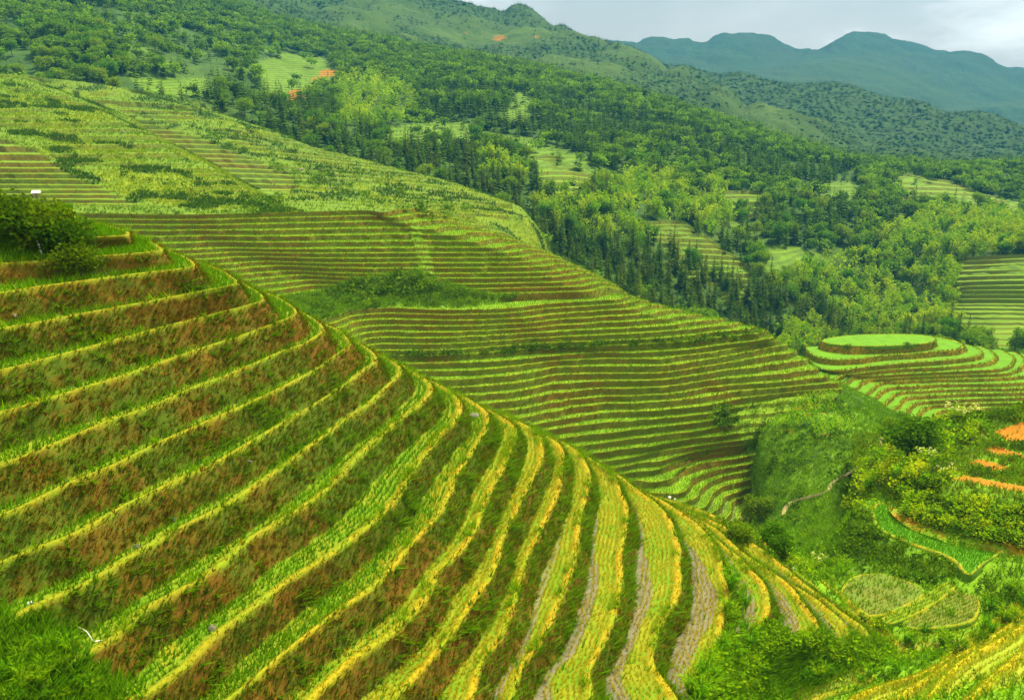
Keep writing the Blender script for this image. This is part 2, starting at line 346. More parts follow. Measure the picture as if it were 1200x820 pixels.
# =================================================================== THE NEAR SPUR (every terrace edge is a contour at its own height)
h = 1.2
NEAR = [
 (5.60, [(-260,246),(-150,250),(0,251),(40,252),(62,255)]),
 (5.90, [(-260,262),(-150,264),(0,265),(50,266),(80,267),(100,268)]),
 (6.36, [(-260,292),(-150,290),(0,287),(58,284),(100,281),(135,279.5),(148,278.5)]),
 (6.92, [(-260,340),(-150,326),(0,311.5),(68,307),(113,303),(160,299.5),(188,296)]),
 (7.60, [(-260,380),(-150,363),(0,346),(51,338),(102,331),(154,324),(191,320),(226,315)]),
 (8.6, [(-260,445),(-150,417),(0,388),(51,380),(102,370),(154,360),(205,350),(239,343),(277,334.5)]),
 (9.6, [(-260,510),(-150,474),(0,438),(51,425),(102,411),(154,396),(205,382),(239,374),(283,362),(308,353)]),
 (10.6, [(-260,570),(-150,529),(0,487),(51,473),(102,456),(143,444),(188,427),(239,410),(290,394),(324,380.5),(348,369)]),
 (11.6, [(-260,660),(-150,606),(0,549),(60,524),(126,497),(171,481),(222,459),(273,439),(324,418),(359,404),(381,388)]),
 (12.6, [(-260,730),(-150,671),(0,608),(34,595),(85,569),(137,547),(188,521),(239,498),(307,468),(359,442),(395,418),(411,403)]),
 (13.6, [(-260,800),(-150,730),(0,663),(41,646),(102,624),(154,593),(205,569),(260,542),(331,500),(400,456),(425,437),(442,420)]),
 (14.6, [(-260,890),(-120,798),(0,735),(44,714),(99,690),(147,660),(205,627),(256,600),(300,571),(345,540),(400,499),(434,474),(458,453),(472,435)]),
 (15.6, [(-200,980),(-80,880),(50,800),(96,776),(137,752),(174,718),(222,692),(256,668),(290,639),(328,615),(376,581),(419,541),(465,498),(496,473),(507,459),(504,449)]),
 (16.6, [(-100,1020),(20,920),(120,845),(178,813),(222,779),(253,748),(290,721),(342,680),(376,660),(400,644),(434,617),(465,584),(482,557),(498,535),(515,515),(531,498),(542,480),(537,467)]),
 (17.6, [(60,990),(160,900),(240,842),(280,813),(338,765),(369,741),(400,717),(441,689),(485,639),(513,608),(526,584),(537,557),(550,540),(562,520),(571,503),(574,491),(569,481)]),
 (18.6, [(200,970),(310,870),(372,820),(420,776),(468,741),(502,700),(516,673),(543,646),(564,608),(577,578),(592,550),(602,525),(606,511),(603,499)]),
 (19.6, [(330,930),(425,850),(475,806),(513,765),(550,718),(577,673),(591,632),(612,591),(625,560),(636,538),(637,522),(631,509)]),
 (20.6, [(440,990),(528,870),(554,817),(564,779),(588,748),(608,690),(619,653),(639,612),(656,574),(661,545),(660,530),(653,520)]),
 (21.6, [(520,1000),(580,880),(601,818),(612,786),(639,745),(663,690),(673,649),(680,608),(692,567),(689,545),(680,530)]),
 (22.6, [(690,1000),(697,880),(692,818),(691,786),(711,752),(724,704),(730,660),(735,608),(728,574),(712,551),(692,538)]),
 (23.6, [(840,1000),(815,860),(793,817),(766,776),(776,738),(796,694),(799,656),(793,622),(772,595),(742,570),(722,556)]),
 (24.6, [(838,1000),(820,870),(820,820),(838,759),(853,700),(851,677),(838,639),(820,618),(797,600),(772,586)]),
 (25.6, [(850,1000),(838,870),(842,815),(868,762),(889,735),(902,717),(892,683),(875,663),(851,642),(830,622),(800,600)]),
 (26.6, [(862,1000),(852,880),(868,805),(905,768),(933,750),(957,736),(947,714),(926,687),(896,666),(866,645),(835,619)]),
 (27.6, [(885,1000),(868,890),(888,815),(940,776),(981,758),(998,746),(991,733),(954,700),(913,677),(876,652),(845,627)]),
 (28.5, [(905,1000),(915,900),(930,850),(960,824),(1005,806),(1027,790),(1031,774),(1024,757),(1014,738),(985,716),(950,691),(913,660),(880,637),(852,620)]),
 (31.0, [(930,1000),(925,910),(942,862),(972,834),(1018,816),(1046,800),(1054,784),(1054,766),(1046,745),(1010,715),(970,685),(925,652),(890,632),(862,616)]),
]
rows = []
for i, (zk, p) in enumerate(NEAR):
    p = np.array(p, float); R = at_z(p[:, 0], p[:, 1], -zk*h)
    e = R[-1]; q = i/len(NEAR); bs = min(1, max(.1, i/7))
    back = [e+bs*v for v in (np.array([-1.2-2*q, 3.5, 0]), np.array([-5-6*q, 9, 0]), np.array([-12-10*q, 16, 0]), np.array([-22-14*q, 24, 0]))]
    if i == 0: rows.append(np.concatenate([R, back])*np.array([1, 1, 1.])+np.array([0, 3.5, -2.5]))
    rows.append(np.concatenate([R, back]))
def near_mask(px, py, V):
    m = np.ones(px.shape)
    poly = [(866,764),(893,738),(905,742),(930,752),(960,742),(980,762),(1000,752),(1012,762),(1040,765),(1046,790),(1000,830),(960,870),(940,1100),(800,1100),(818,830),(822,800),(838,762)]
    m[inpoly(px, py, poly)] = 0
    m[inpoly(px, py, [(-300,720),(30,722),(60,735),(92,760),(100,785),(150,815),(210,860),(100,1100),(-300,1100)])] = .25
    m[inpoly(px, py, [(-300,200),(52,200),(52,290),(30,303),(-300,330)])] = 0.1
    for _ in range(3):
        m[1:-1, 2:-2] = (m[1:-1, 2:-2]*2+m[1:-1, :-4]+m[1:-1, 4:]+m[:-2, 2:-2]+m[2:, 2:-2])/6
    return m
def near_wet(px, py, Q, V):
    # muddy water stands along the inner side of the lower benches
    low = sstep(560, 760, px+.55*(py-620)); wig = .18*vnoise(V[..., 0]/3, V[..., 1]/3, 3)
    edge = .10+.22*low*sstep(560, 700, py)+.25*sstep(760, 830, px)*sstep(600, 700, py)
    return low*(1-sstep(edge-.12, edge+.12, Q+wig))*.95
def near_paint(px, py, V, T):
    n = fbm(V[..., 0]/4, V[..., 1]/4+V[..., 2], 3, 21)
    T[..., 0] = .38*sstep(.45, 1., n)*sstep(700, 250, px)
    T[..., 0] = np.maximum(T[..., 0], .5*inpoly(px, py, [(95,778),(108,772),(150,812),(160,830),(140,830),(112,800)]))
    return T
M_near = terrain_mat('near_terrace_soil_and_grass', 1.0, riser=((.14, .075, .002), (.055, .115, .001)), bund=((.44, .33, .010), (.24, .31, .004)), bench=((.11, .26, .003), (.24, .29, .014)), mud=(.20, .18, .11))
NEARS = terraces('near_terraced_hillside', rows, [1]*(len(rows)-1), 620, M_near, ref=15, lip=.13, bw=lambda l: .15+.17*min(1, max(0, (l-7)/7)), steep=.62, wob=.06, mask=near_mask, wet=near_wet, paint=near_paint, rough=.12, bk=lambda px, py: .5+.4*np.clip(sstep(300, 560, px+.6*(py-560)), 0, 1))

# =================================================================== THE AMPHITHEATRE OF TERRACES ACROSS THE GULLY
MID = [
 (-26.6, 6, [(-160,249),(0,249),(130,251),(220,252),(300,250),(380,248),(430,247),(448,249)]),
 (-32.2, 9, [(-160,297),(0,296),(130,294),(225,293),(262,291),(350,292),(480,291),(560,291),(581,291)]),
 (-38.9, 1, [(-160,400),(130,368),(250,352),(310,349),(345,345),(375,341),(480,345),(560,345),(640,343),(692,341)]),
 (-40.2, 8, [(-160,440),(130,410),(330,382),(390,371),(410,364),(447,361),(522,363),(600,361),(632,357),(675,354),(705,352),(722,351)]),
 (-46.3, 1, [(-160,500),(130,460),(330,432),(430,421),(442,417),(472,417),(510,417),(585,412),(635,408),(700,406),(750,404),(800,401),(850,395),(889,391)]),
 (-47.3, 2, [(-160,515),(130,475),(400,434),(477,427),(522,426),(585,423),(650,417),(700,413.5),(750,413),(800,410),(850,404),(887,399.5),(902,397)]),
 (-49.0, 4, [(-160,540),(130,495),(400,449),(480,446),(525,445),(600,440),(650,431),(700,429),(775,429),(812,424),(850,417.5),(900,408),(922,404)]),
 (-53.0, 2, [(-160,590),(130,545),(400,492),(500,488),(600,480),(650,471),(700,465),(740,464),(790,461),(827,455),(865,451),(915,447.5),(952,443),(968,441)]),
 (-54.8, 3, [(-160,620),(130,575),(400,525),(500,516),(600,503),(650,493),(700,485),(740,482.5),(777,480),(835,474),(865,467.5),(915,461),(960,457),(985,456)]),
 (-57.8, 2, [(-160,650),(200,590),(400,560),(560,536),(640,527),(700,520),(740,514.5),(777,510),(815,506),(840,501),(870,498),(900,495),(960,490)]),
 (-59.8, 2, [(-160,680),(200,615),(400,580),(600,553),(680,544),(740,536),(777,528),(815,523),(840,519.5),(870,516),(900,512)]),
 (-61.5, 1, [(-160,700),(200,640),(400,604),(640,569),(700,561),(740,554),(765,552),(790,543),(815,535),(845,530),(870,526),(900,521)]),
 (-62.4, 1, [(-160,715),(200,655),(400,619),(640,583),(740,564),(766,565),(790,557),(801,548),(840,541),(872,536),(900,530)]),
 (-63.3, 1, [(-160,730),(200,668),(400,632),(640,597),(740,578),(765,577),(797,578),(807,571),(813,561),(840,551),(872,545),(900,540)]),
 (-64.2, 1, [(-160,745),(200,680),(400,645),(640,611),(760,590),(790,591),(816,584),(822,571),(838,561),(858,556),(880,552),(905,547)]),
 (-65.0, 1, [(-160,757),(200,692),(400,657),(640,623),(780,602),(815,599),(831,587),(836,576),(852,568),(870,564),(889,561),(912,556)]),
 (-65.8, 1, [(-160,768),(200,702),(400,668),(640,634),(790,609),(825,605),(845,593),(848,582),(865,575),(880,571),(893,567),(915,563)]),
 (-66.6, 1, [(-160,780),(200,712),(400,678),(640,645),(800,619),(848,610),(857,598),(858,590),(868,583),(880,579),(905,573)]),
 (-67.4, 2, [(-160,790),(200,722),(400,688),(640,655),(810,628),(860,616),(866,607),(871,598),(885,590),(910,582)]),
 (-69.5, 0, [(-160,810),(200,742),(400,708),(640,675),(830,650),(880,630),(888,615),(893,606),(905,597),(925,590)]),
]
mrows = []
for i, (z, n, p) in enumerate(MID):
    p = np.array(p, float); R = at_z(p[:, 0], p[:, 1], z); e = R[-1]
    g = min(i, 6)/6
    R = np.concatenate([R, [e+(1-.7*g)*np.array([5, 6, -.0])+np.array([0, 2*g, -1*g]), e+(1-.75*g)*np.array([12, 18, -3])+np.array([0, 6*g, -5*g]), e+(1-.8*g)*np.array([18, 36, -12])+np.array([0, 14*g, -12*g]), e+np.array([30-27*g, 60, -26])]]) if i < 9 else np.concatenate([R, [e+np.array([3, 1.5, -.8]), e+np.array([6, 2.5, -2.4]), e+np.array([9, 3.5, -5.])]])
    mrows.append(R)
GSOIL = ((945,478,26,3.),(958,486,28,2.6),(925,496,26,2.6),(940,504,30,2.4),(970,511,26,2.4))
GULLY = [(985,462),(965,464),(915,468),(880,476),(862,486),(862,500),(873,523),(885,545),(905,568),(888,592),(900,640),(1100,640),(1100,440),(1000,440)]
def mid_mask(px, py, V):
    m = np.ones(px.shape); m[inpoly(px, py, GULLY)] = .42
    m[inpoly(px, py, [(385,352),(400,332),(450,322),(500,318),(520,330),(560,343),(610,346),(600,352),(540,360),(470,358),(430,362),(400,366)])] = .15
    m[inpoly(px, py, [(-300,366),(130,362),(340,346),(372,374),(130,412),(-300,445)])] = .25
    m[inpoly(px, py, [(340,346),(400,336),(400,370),(372,374)])] = .2
    m[inpoly(px, py, [(486,255),(500,290),(508,315),(503,330),(490,315),(486,290),(478,270)])] = .5
    return m
def mid_wet(px, py, Q, V): return .55*sstep(560, 600, py)*(1-sstep(.3, .8, Q))
def mid_paint(px, py, V, T):
    n = fbm(V[..., 0]/7, V[..., 1]/7, 3, 31)
    # bare stretches of bank
    for cx, cy, rx, ry in ((540,373,10,5),(670,418,30,7),(725,424,22,4),(795,420,14,4),(935,439,16,5),(275,275,22,4),(318,280,18,4),(495,290,9,22),(513,330,9,9),(620,338,70,6),(815,548,8,6),(782,550,6,4),(520,424,60,4),(370,268,25,4),(345,300,30,4)):
        T[..., 0] = np.maximum(T[..., 0], .50*sstep(1.3, .2, np.hypot((px-cx)/rx, (py-cy)/ry)))
    T[..., 2] = np.maximum(T[..., 2], .9*inpoly(px, py, [(385,352),(400,332),(450,322),(500,318),(520,330),(560,343),(610,346),(600,352),(540,360),(470,358),(430,362),(400,366)]))
    for cx, cy, rx, ry in GSOIL: T[..., 0] = np.maximum(T[..., 0], .66*sstep(1.3, .4, np.hypot((px-cx)/rx, (py-cy-.12*(cx-px))/ry)))
    T[..., 1] = np.where(inpoly(px, py, GULLY), .4, T[..., 1])
    T[..., 0] = np.maximum(T[..., 0], .3*sstep(.5, 1.0, n))
    return T
M_mid = terrain_mat('terrace_wall_soil_and_grass', 1.6, riser=((.15, .105, .003), (.105, .155, .003)), bund=((.32, .38, .004), (.20, .36, .003)), bench=((.15, .34, .003), (.11, .27, .003)), mud=(.17, .19, .04), soil=(.30, .15, .01))
MIDS = terraces('terraced_amphitheatre_hillside', mrows, [m[1] for m in MID[:-1]], 700, M_mid, ref=7, lip=.14, bw=.24, steep=.5, wob=.16, mask=mid_mask, wet=mid_wet, paint=mid_paint, rough=.10, zvar=.08)

# =================================================================== THE ROUND KNOLL
KN = [
 (-57.2, 1, [(967,397),(964.5,400),(972,402.8),(986,404.2),(1003,405.5),(1020,405.5),(1045,405),(1065,403.8),(1082,402.5),(1094,400),(1095,396),(1080,392.5),(1040,391.5)]),
 (-58.9, 1, [(943,407),(946,412),(955,416.5),(962,419),(975,421.5),(1000,421),(1035,416.5),(1065,414.5),(1099,411.8),(1124,409),(1130,405),(1118,399),(1090,394)]),
 (-60.0, 1, [(950,424),(955,429),(964,433),(972,434),(985,434),(1010,430.5),(1065,425.5),(1110,422),(1142,417.5),(1150,413.5),(1143,407),(1120,401)]),
 (-60.9, 1, [(974,447),(980,440),(986,438),(995,438.5),(1042,433.3),(1110,429.8),(1155,425),(1166,419.5),(1164,413.5),(1148,406)]),
 (-61.6, 1, [(986,452),(993,446),(998,440.5),(1010,441),(1025,440.5),(1065,438),(1132,434.8),(1175,432),(1187,425.5),(1188,418),(1172,410)]),
 (-62.2, 1, [(997,458),(1006,452),(1012,446),(1022,444.5),(1036,443.8),(1065,442),(1132,439),(1180,437),(1196,430),(1200,421),(1188,412)]),
 (-62.8, 1, [(1009,465),(1018,459.5),(1028,451),(1036,447),(1052,446.5),(1110,444.5),(1160,443.5),(1200,440),(1222,430),(1215,415)]),
 (-63.4, 1, [(1020,470),(1027,465),(1036,456.5),(1046,453.5),(1065,453),(1110,450.5),(1160,450),(1205,447.5),(1235,438),(1245,420)]),
 (-64.0, 1, [(1032,476),(1040,470.5),(1049,462),(1058,459.3),(1080,458.2),(1130,456),(1200,454.5),(1245,448),(1265,430)]),
 (-64.5, 1, [(1043,481.5),(1052,476),(1060,467.5),(1072,464.8),(1090,463.8),(1130,461.5),(1200,460),(1255,455),(1285,438)]),
 (-65.1, 1, [(1054,487),(1063,482),(1071,473.5),(1084,470.5),(1100,469.5),(1140,467.5),(1200,466),(1260,462),(1300,446)]),
 (-65.7, 1, [(1065,492),(1075,487),(1083,478.5),(1092,475.5),(1110,474),(1150,472.5),(1200,472),(1270,468),(1310,455)]),
 (-66.3, 1, [(1075,498),(1085,494),(1095,487),(1099,482.5),(1112,480),(1132,479),(1170,477.5),(1200,477),(1280,474),(1320,462)]),
 (-66.9, 1, [(1084,503),(1093,499),(1102,493),(1109,488),(1120,485.8),(1137,484.5),(1170,483),(1200,482),(1290,480),(1330,470)]),
 (-67.5, 2, [(1092,510),(1102,504),(1113,497.5),(1122,493),(1140,491),(1170,490),(1200,489),(1290,487),(1335,480)]),
 (-70.0, 0, [(1085,530),(1105,519),(1120,512),(1135,506),(1160,503),(1200,501),(1290,498),(1340,492)]),
]
krows = []
for i, (z, n, p) in enumerate(KN):
    p = np.array(p, float); R = at_z(p[:, 0], p[:, 1], z)
    if i == 0:
        kc = at_z(1030, 398.6, z)
        krows += [kc+(R-kc)*.04+np.array([0, 0, .08]), kc+(R-kc)*.6+np.array([0, 0, .05])]
    krows.append(R)
def knoll_paint(px, py, V, T):
    for cx, cy, rx, ry in ((985,407,34,4),(1030,410,40,4),(1075,405,20,4),(965,413,20,3),(1090,421,60,3)):
        T[..., 0] = np.maximum(T[..., 0], .42*sstep(1.3, .4, np.hypot((px-cx)/rx, (py-cy)/ry)))
    return T
M_knoll = terrain_mat('knoll_soil_and_grass', 1.6, riser=((.34, .23, .012), (.18, .20, .005)), bund=((.32, .38, .006), (.15, .38, .004)), bench=((.085, .30, .001), (.07, .25, .001)))
KNOLL = terraces('round_terraced_knoll', krows, [1, 1]+[k[1] for k in KN[:-1]], 420, M_knoll, ref=9, lip=.1, bw=.25, steep=.3, wob=.06, paint=knoll_paint, rough=.05, rmax=.5, centre=at_z(1030, 398.6, -57.2))

# =================================================================== UPPER LEFT HILLSIDE (yellow grass spur over narrow terraces) AND THE SCRUB RIDGE BEHIND IT
UL = [
 (3, [(-160,80,330),(0,87,330)], 12), (3, [(-160,110,300),(0,112,305),(60,112,315)], 12), (3, [(-160,135,265),(0,137,272),(100,136,290)], 14), (3, [(-160,160,238),(0,162,243),(90,160,256),(150,159,266)], 14),
 (4, [(-160,190,212),(0,191,215),(120,191,228),(203,191,240)], 14), (4, [(-160,217,200),(0,217,202),(140,218,212),(243,218,221)], 12), (1, [(-160,240,190),(0,240,192),(150,240,197),(278,241,202)], 10), (1, [(-160,249,186),(0,249,187),(150,250,189),(300,251,190)], 8), (0, [(-160,262,182),(0,262,183),(150,263,184),(310,263,185)], 6)]
urows = []
for n, p, dz in UL:
    p = np.array(p, float); R = pt(p[:, 0], p[:, 1], p[:, 2]); e = R[-1]
    urows.append(np.concatenate([R, [e+np.array([5, 10, -1.]), e+np.array([9, 26, -dz*.5]), e+np.array([14, 50, -dz])]]))
TERR1 = [(-400,165),(0,164),(40,176),(80,203),(120,222),(150,236),(200,244),(285,247),(330,260),(330,400),(-400,400)]
def ul_mask(px, py, V):
    m = inpoly(px, py, TERR1)*np.where(py > 241, .3, 1.)
    m = np.maximum(m, .6*sstep(-.3, .2, vnoise(V[..., 0]/18, V[..., 1]/18, 4)))
    m[1:-1, 1:-1] = (m[1:-1, :-2]+m[1:-1, 2:]+m[1:-1, 1:-1])/3
    return m
def ul_paint(px, py, V, T):
    n = fbm(V[..., 0]/16, V[..., 1]/16, 4, 41)
    T[..., 1] = np.where(inpoly(px, py, TERR1), 0, .1+.9*n+.75*inpoly(px, py, [(100,170),(190,180),(290,250),(150,235),(90,190)]))
    T[..., 2] = np.where(inpoly(px, py, TERR1), 0, sstep(.35, .7, fbm(V[..., 0]/9+40, V[..., 1]/9, 3, 43)))
    return T
M_ul = terrain_mat('upper_hillside_grass', 2.2, wild=((.07, .16, .004), (.12, .23, .004)), yellow=((.19, .28, .004), (.11, .21, .004)), riser=((.085, .075, .003), (.055, .105, .003)), bund=((.22, .32, .005), (.15, .28, .004)), bench=((.11, .25, .004), (.08, .20, .003)))
ULS = terraces('upper_grass_hillside', urows, [u[0] for u in UL[:-1]], 520, M_ul, ref=6, lip=.2, bw=.5, steep=.55, wob=.1, mask=ul_mask, paint=ul_paint, rough=.12)
GR = [
 (3, [(20,88,420),(110,98,415),(190,112,410),(215,118,412)]), (4, [(40,128,365),(150,129,372),(240,134,385),(288,147,392)]), (4, [(60,152,330),(180,153,340),(270,156,355),(338,167,368)]), (4, [(90,174,300),(220,175,310),(330,180,330),(425,190,345)]),
 (4, [(130,197,270),(260,198,280),(360,202,296),(518,214,320)]), (4, [(180,221,242),(300,223,252),(400,226,265),(584,238,296)]), (3, [(230,237,216),(320,239,223),(430,244,234),(590,252,270)]), (3, [(250,249,198),(340,251,202),(440,257,208),(565,271,228)]), (0, [(270,264,189),(380,268,190),(480,278,193),(540,290,202)])]
grows = []
for n, p in GR:
    p = np.array(p, float); R = pt(p[:, 0], p[:, 1], p[:, 2]); e = R[-1]
    grows.append(np.concatenate([R, [e+np.array([7, 8, -2.]), e+np.array([14, 28, -14]), e+np.array([20, 60, -32])]]))
TERR2 = [(85,112),(130,131),(180,147),(249,168),(297,187),(346,210),(352,218),(335,228),(275,232),(200,225),(120,180)]
TERR3 = [(330,236),(400,236),(450,250),(520,280),(420,280),(290,258),(320,246)]
def gr_mask(px, py, V):
    m = inpoly(px, py, TERR2)*1.0
    m = np.maximum(m, inpoly(px, py, TERR3)*.45)
    m = np.maximum(m, .55*inpoly(px, py, [(480,225),(600,232),(600,262),(500,262),(440,245)]))
    m = np.maximum(m, .5*inpoly(px, py, [(262,150),(300,150),(310,165),(270,168)]))
    m = np.maximum(m, .65*sstep(-.3, .2, vnoise(V[..., 0]/15, V[..., 1]/15, 14)))
    return m
def gr_paint(px, py, V, T):
    n = fbm(V[..., 0]/14, V[..., 1]/14, 4, 51); tt = inpoly(px, py, TERR2) | inpoly(px, py, TERR3)
    T[..., 1] = np.where(tt, 0, np.clip(.15+1.0*n+.6*inpoly(px, py, [(380,190),(600,230),(600,262),(440,240)]), 0, 1)); T[..., 2] = np.where(tt, 0, sstep(.1, .6, fbm(V[..., 0]/10+9, V[..., 1]/10, 4, 53)))
    return T
GRS = terraces('scrub_ridge_hillside', grows, [g[0] for g in GR[:-1]], 520, M_ul, ref=5, lip=.2, bw=.5, steep=.55, wob=.12, mask=gr_mask, paint=gr_paint, rough=.12)

# =================================================================== FIELDS ON THE SADDLE (flat paddies) AND THE BASIN THAT HOLDS THEM
PAD = [
 (9, .8, 'green', -38.5, [(1035,588),(1027.6,589),(1022,599),(1026,614),(1040,625),(1072,638),(1100,647),(1119,655),(1129,665),(1128,670),(1133,673),(1136,674),(1150,660),(1173,647),(1135,639),(1103.6,631),(1072,620),(1050,606),(1039,592)]),
 (99, .5, 'olive', -39.2, [(986,690),(1000,675),(1031,671),(1060,680),(1085,690),(1078,700),(1055,712),(1030,721),(1006,721),(993,708)]),
 (99, .45, 'green2', -39.25, [(1032,724),(1057,714),(1080,702),(1096,690),(1118,678),(1130,675.5),(1122,685),(1104,700),(1080,715),(1052,728),(1037,732)]),
 (99, .45, 'mud', -39.35, [(1054,731),(1082,718),(1106,702),(1125,686),(1137,679),(1143,690),(1148,712),(1139,728),(1100,735),(1064,736)]),
 (99, .45, 'stubble', -39.7, [(1016,737),(1050,741),(1100,740),(1135,733),(1153,720),(1160,735),(1136,752),(1090,761),(1042,762),(1012,752)]),
 (99, .8, 'stubble', -33.65, [(880,822),(890,805),(901,795),(942,779),(983,779),(1027,787),(1010,800),(958,816),(930,845),(880,870)]),
 (99, .35, 'top', -57.12, [(967,397.2),(965,400.3),(972,402.7),(986,404.0),(1003,405.3),(1020,405.3),(1045,404.8),(1065,403.6),(1082,402.2),(1093,399.8),(1094,396.4),(1080,393),(1055,391.8),(1035,391.5),(1010,392),(985,394)]),
 (5, .9, 'greenstrip', -34.9, [(862,632),(871,631),(905,652),(940,676),(965,697),(955,697),(920,676),(885,652)]),
]
BAS = [
 [(840,440,185),(900,440,178),(950,437,180),(1000,455,181),(1050,478,178),(1090,500,173),(1150,512,165),(1340,520,160)],
 [(840,475,168),(880,478,156),(920,474,151),(980,478,148),(1020,495,145),(1060,517,140),(1100,528,132),(1150,530,127),(1340,530,120)],
 [(840,520,158),(868,520,149),(895,524,143),(930,530,138),(980,537,131),(1020,545,125),(1050,560,116),(1090,565,108),(1150,570,104),(1340,570,100)],
 [(840,560,152),(875,560,143),(905,562,137),(950,566,127),(990,568,115),(1015,572,104),(1050,580,96),(1100,585,92),(1340,590,90)],
 [(840,600,147),(872,600,138),(900,602,131),(940,602,118),(985,596,104),(1020,590,92),(1060,600,85.5),(1120,615,81),(1340,620,76)],
 [(840,640,138),(880,630,126),(910,632,114),(945,634,100),(985,632,87),(1030,634,79.5),(1080,645,76),(1130,662,72),(1190,665,70),(1340,670,68)],
 [(840,690,105),(880,680,96),(920,680,84),(980,676,74),(1030,672,72),(1080,680,70.5),(1130,678,70),(1190,690,67),(1340,690,64)],
 [(840,720,85),(900,715,74),(950,712,68),(1010,714,67),(1060,714,67.4),(1100,708,68),(1145,703,67.5),(1200,712,62),(1340,700,56)],
 [(840,760,68),(900,757,63),(980,752,62.5),(1040,748,63.5),(1090,745,63.5),(1130,742,62),(1180,745,58),(1340,725,53)],
 [(840,790,54),(880,787,53.5),(960,790,54),(1040,792,53),(1100,790,51),(1160,780,50),(1200,770,49.5),(1340,750,48)],
 [(840,820,48),(880,822,49),(960,820,48.5),(1040,820,47),(1120,820,45.5),(1340,800,44)],
 [(840,900,42),(960,890,41),(1340,870,40)],
 [(840,1050,34),(960,1040,33),(1340,1020,33)],
]
def plan_dist(V, z, poly):                # distance outside a field's outline, in plan (0 inside)
    p = np.array(poly, float); R = at_z(p[:, 0], p[:, 1], z)[:, :2]; D = np.full(V.shape[:2], 1e9)
    for a, b in zip(R, np.roll(R, -1, 0)):
        ab = b-a; t = np.clip(((V[..., 0]-a[0])*ab[0]+(V[..., 1]-a[1])*ab[1])/(ab@ab+1e-9), 0, 1)
        D = np.minimum(D, np.hypot(V[..., 0]-a[0]-t*ab[0], V[..., 1]-a[1]-t*ab[1]))
    return np.where(inpoly(V[..., 0], V[..., 1], R), 0, D)
def under(V, S, gap, soft):               # tuck a sheet below a hillside that stands over it in plan
    nc = S['NS']; W = S['V'].reshape(-1, nc, 3)[:, ::4]
    bv = BVHTree.FromPolygons(W.reshape(-1, 3).tolist(), grid_faces(*W.shape[:2]).tolist())
    lim = np.full(V.shape[:2], 1e6)
    for i in range(V.shape[0]):
        for j in range(V.shape[1]):
            hit = bv.ray_cast(Vector((V[i, j, 0], V[i, j, 1], 50)), Vector((0, 0, -1)), 400)[0]
            if hit is not None: lim[i, j] = hit.z-gap
    lim = np.where(lim < V[..., 2]-7, 1e6, lim); low = np.minimum(V[..., 2], lim); dz = V[..., 2]-low
    for _ in range(soft):                 # spread the lowering a little beyond the edge
        p = np.pad(dz, 1, 'edge'); dz = np.maximum(dz, (p[:-2, 1:-1]+p[2:, 1:-1]+p[1:-1, :-2]+p[1:-1, 2:])/4*.97)
    V[..., 2] -= dz; return V
def basin_post(V):
    V = under(V, MIDS, .5, 6); V = under(V, NEARS, .4, 4); V = under(V, KNOLL, .5, 4)
    Z = V[..., 2].copy(); num = 0; den = 1e-9; mx_ = np.zeros(Z.shape)
    for _, _, k, z, poly in PAD:
        d = plan_dist(V, z, poly); wgt = np.clip(1-(d-1.1)/4.5, 0, 1)**2; num = num+wgt**5*(z-.15); den = den+wgt**5; mx_ = np.maximum(mx_, wgt)
    V[..., 2] = Z*(1-mx_)+mx_*num/den
    return V
TRACK = [(918,606),(922,596),(930,588),(950,582),(970,576),(976,568),(1000,553),(1018,542),(1030,528),(1036,516),(1034,508)]
def basin_paint(px, py, V, K, T):
    n = fbm(V[..., 0]/6, V[..., 1]/6, 4, 61)
    T[..., 1] = np.clip(.35+.5*n+.5*sstep(600, 640, py), 0, 1); T[..., 2] = sstep(.2, .7, fbm(V[..., 0]/5+30, V[..., 1]/5, 3, 63))*sstep(720, 600, py)
    T[..., 2] = np.maximum(T[..., 2], .9*inpoly(px, py, [(955,440),(985,452),(1040,478),(1085,500),(1060,498),(1010,482),(975,465)]))
    for cx, cy, rx, ry in ((945,477,24,2.2),(960,485,26,2),(925,505,25,2),(970,510,30,2.5)):
        T[..., 0] = np.maximum(T[..., 0], .58*sstep(1.3, .4, np.hypot((px-cx)/rx, (py-cy)/ry)))
    return K, T
M_bas = terrain_mat('gully_grass', 1.3, wild=((.055, .15, .004), (.12, .30, .004)), yellow=((.16, .38, .003), (.10, .30, .004)), bund=((.34, .32, .01), (.14, .30, .006)), bench=((.10, .30, .005), (.07, .22, .004)))
BASIN = sheet('gully_ground', BAS, 360, 16, M_bas, amp=((.35, 6),), paint=basin_paint, x0=840, x1=1520, post=basin_post)
BANK = [
 [(1000,590,100),(1030,592,84),(1046,607,78.8),(1072,623,76.5),(1103,635,74.8),(1135,645,73.6),(1175,653,72.5),(1340,668,71)],
 [(1000,575,98),(1025,572,89),(1050,578,83.5),(1080,590,80),(1110,600,78),(1140,606,76.6),(1180,610,75.5),(1340,620,74)],
 [(1000,566,100),(1025,560,93),(1050,556,86.5),(1080,556,83),(1115,562,80.5),(1160,572,78.6),(1200,580,77),(1340,590,76)],
 [(1000,545,106),(1030,542,99),(1060,538,94),(1095,534,90),(1130,540,88),(1170,547,86.5),(1200,552,85.5),(1340,555,84)],
 [(1000,528,114),(1040,521,106),(1080,511,101),(1120,504,98),(1170,508,95),(1200,512,94),(1340,515,92)],
 [(1000,515,120),(1045,507,112),(1085,497,107),(1130,489,104),(1170,486,102),(1200,481,101.5),(1340,470,101)],
 [(1000,530,130),(1060,522,128),(1130,508,124),(1200,500,122),(1340,490,120)],
 [(1000,560,140),(1060,550,138),(1130,540,135),(1340,530,132)],
]
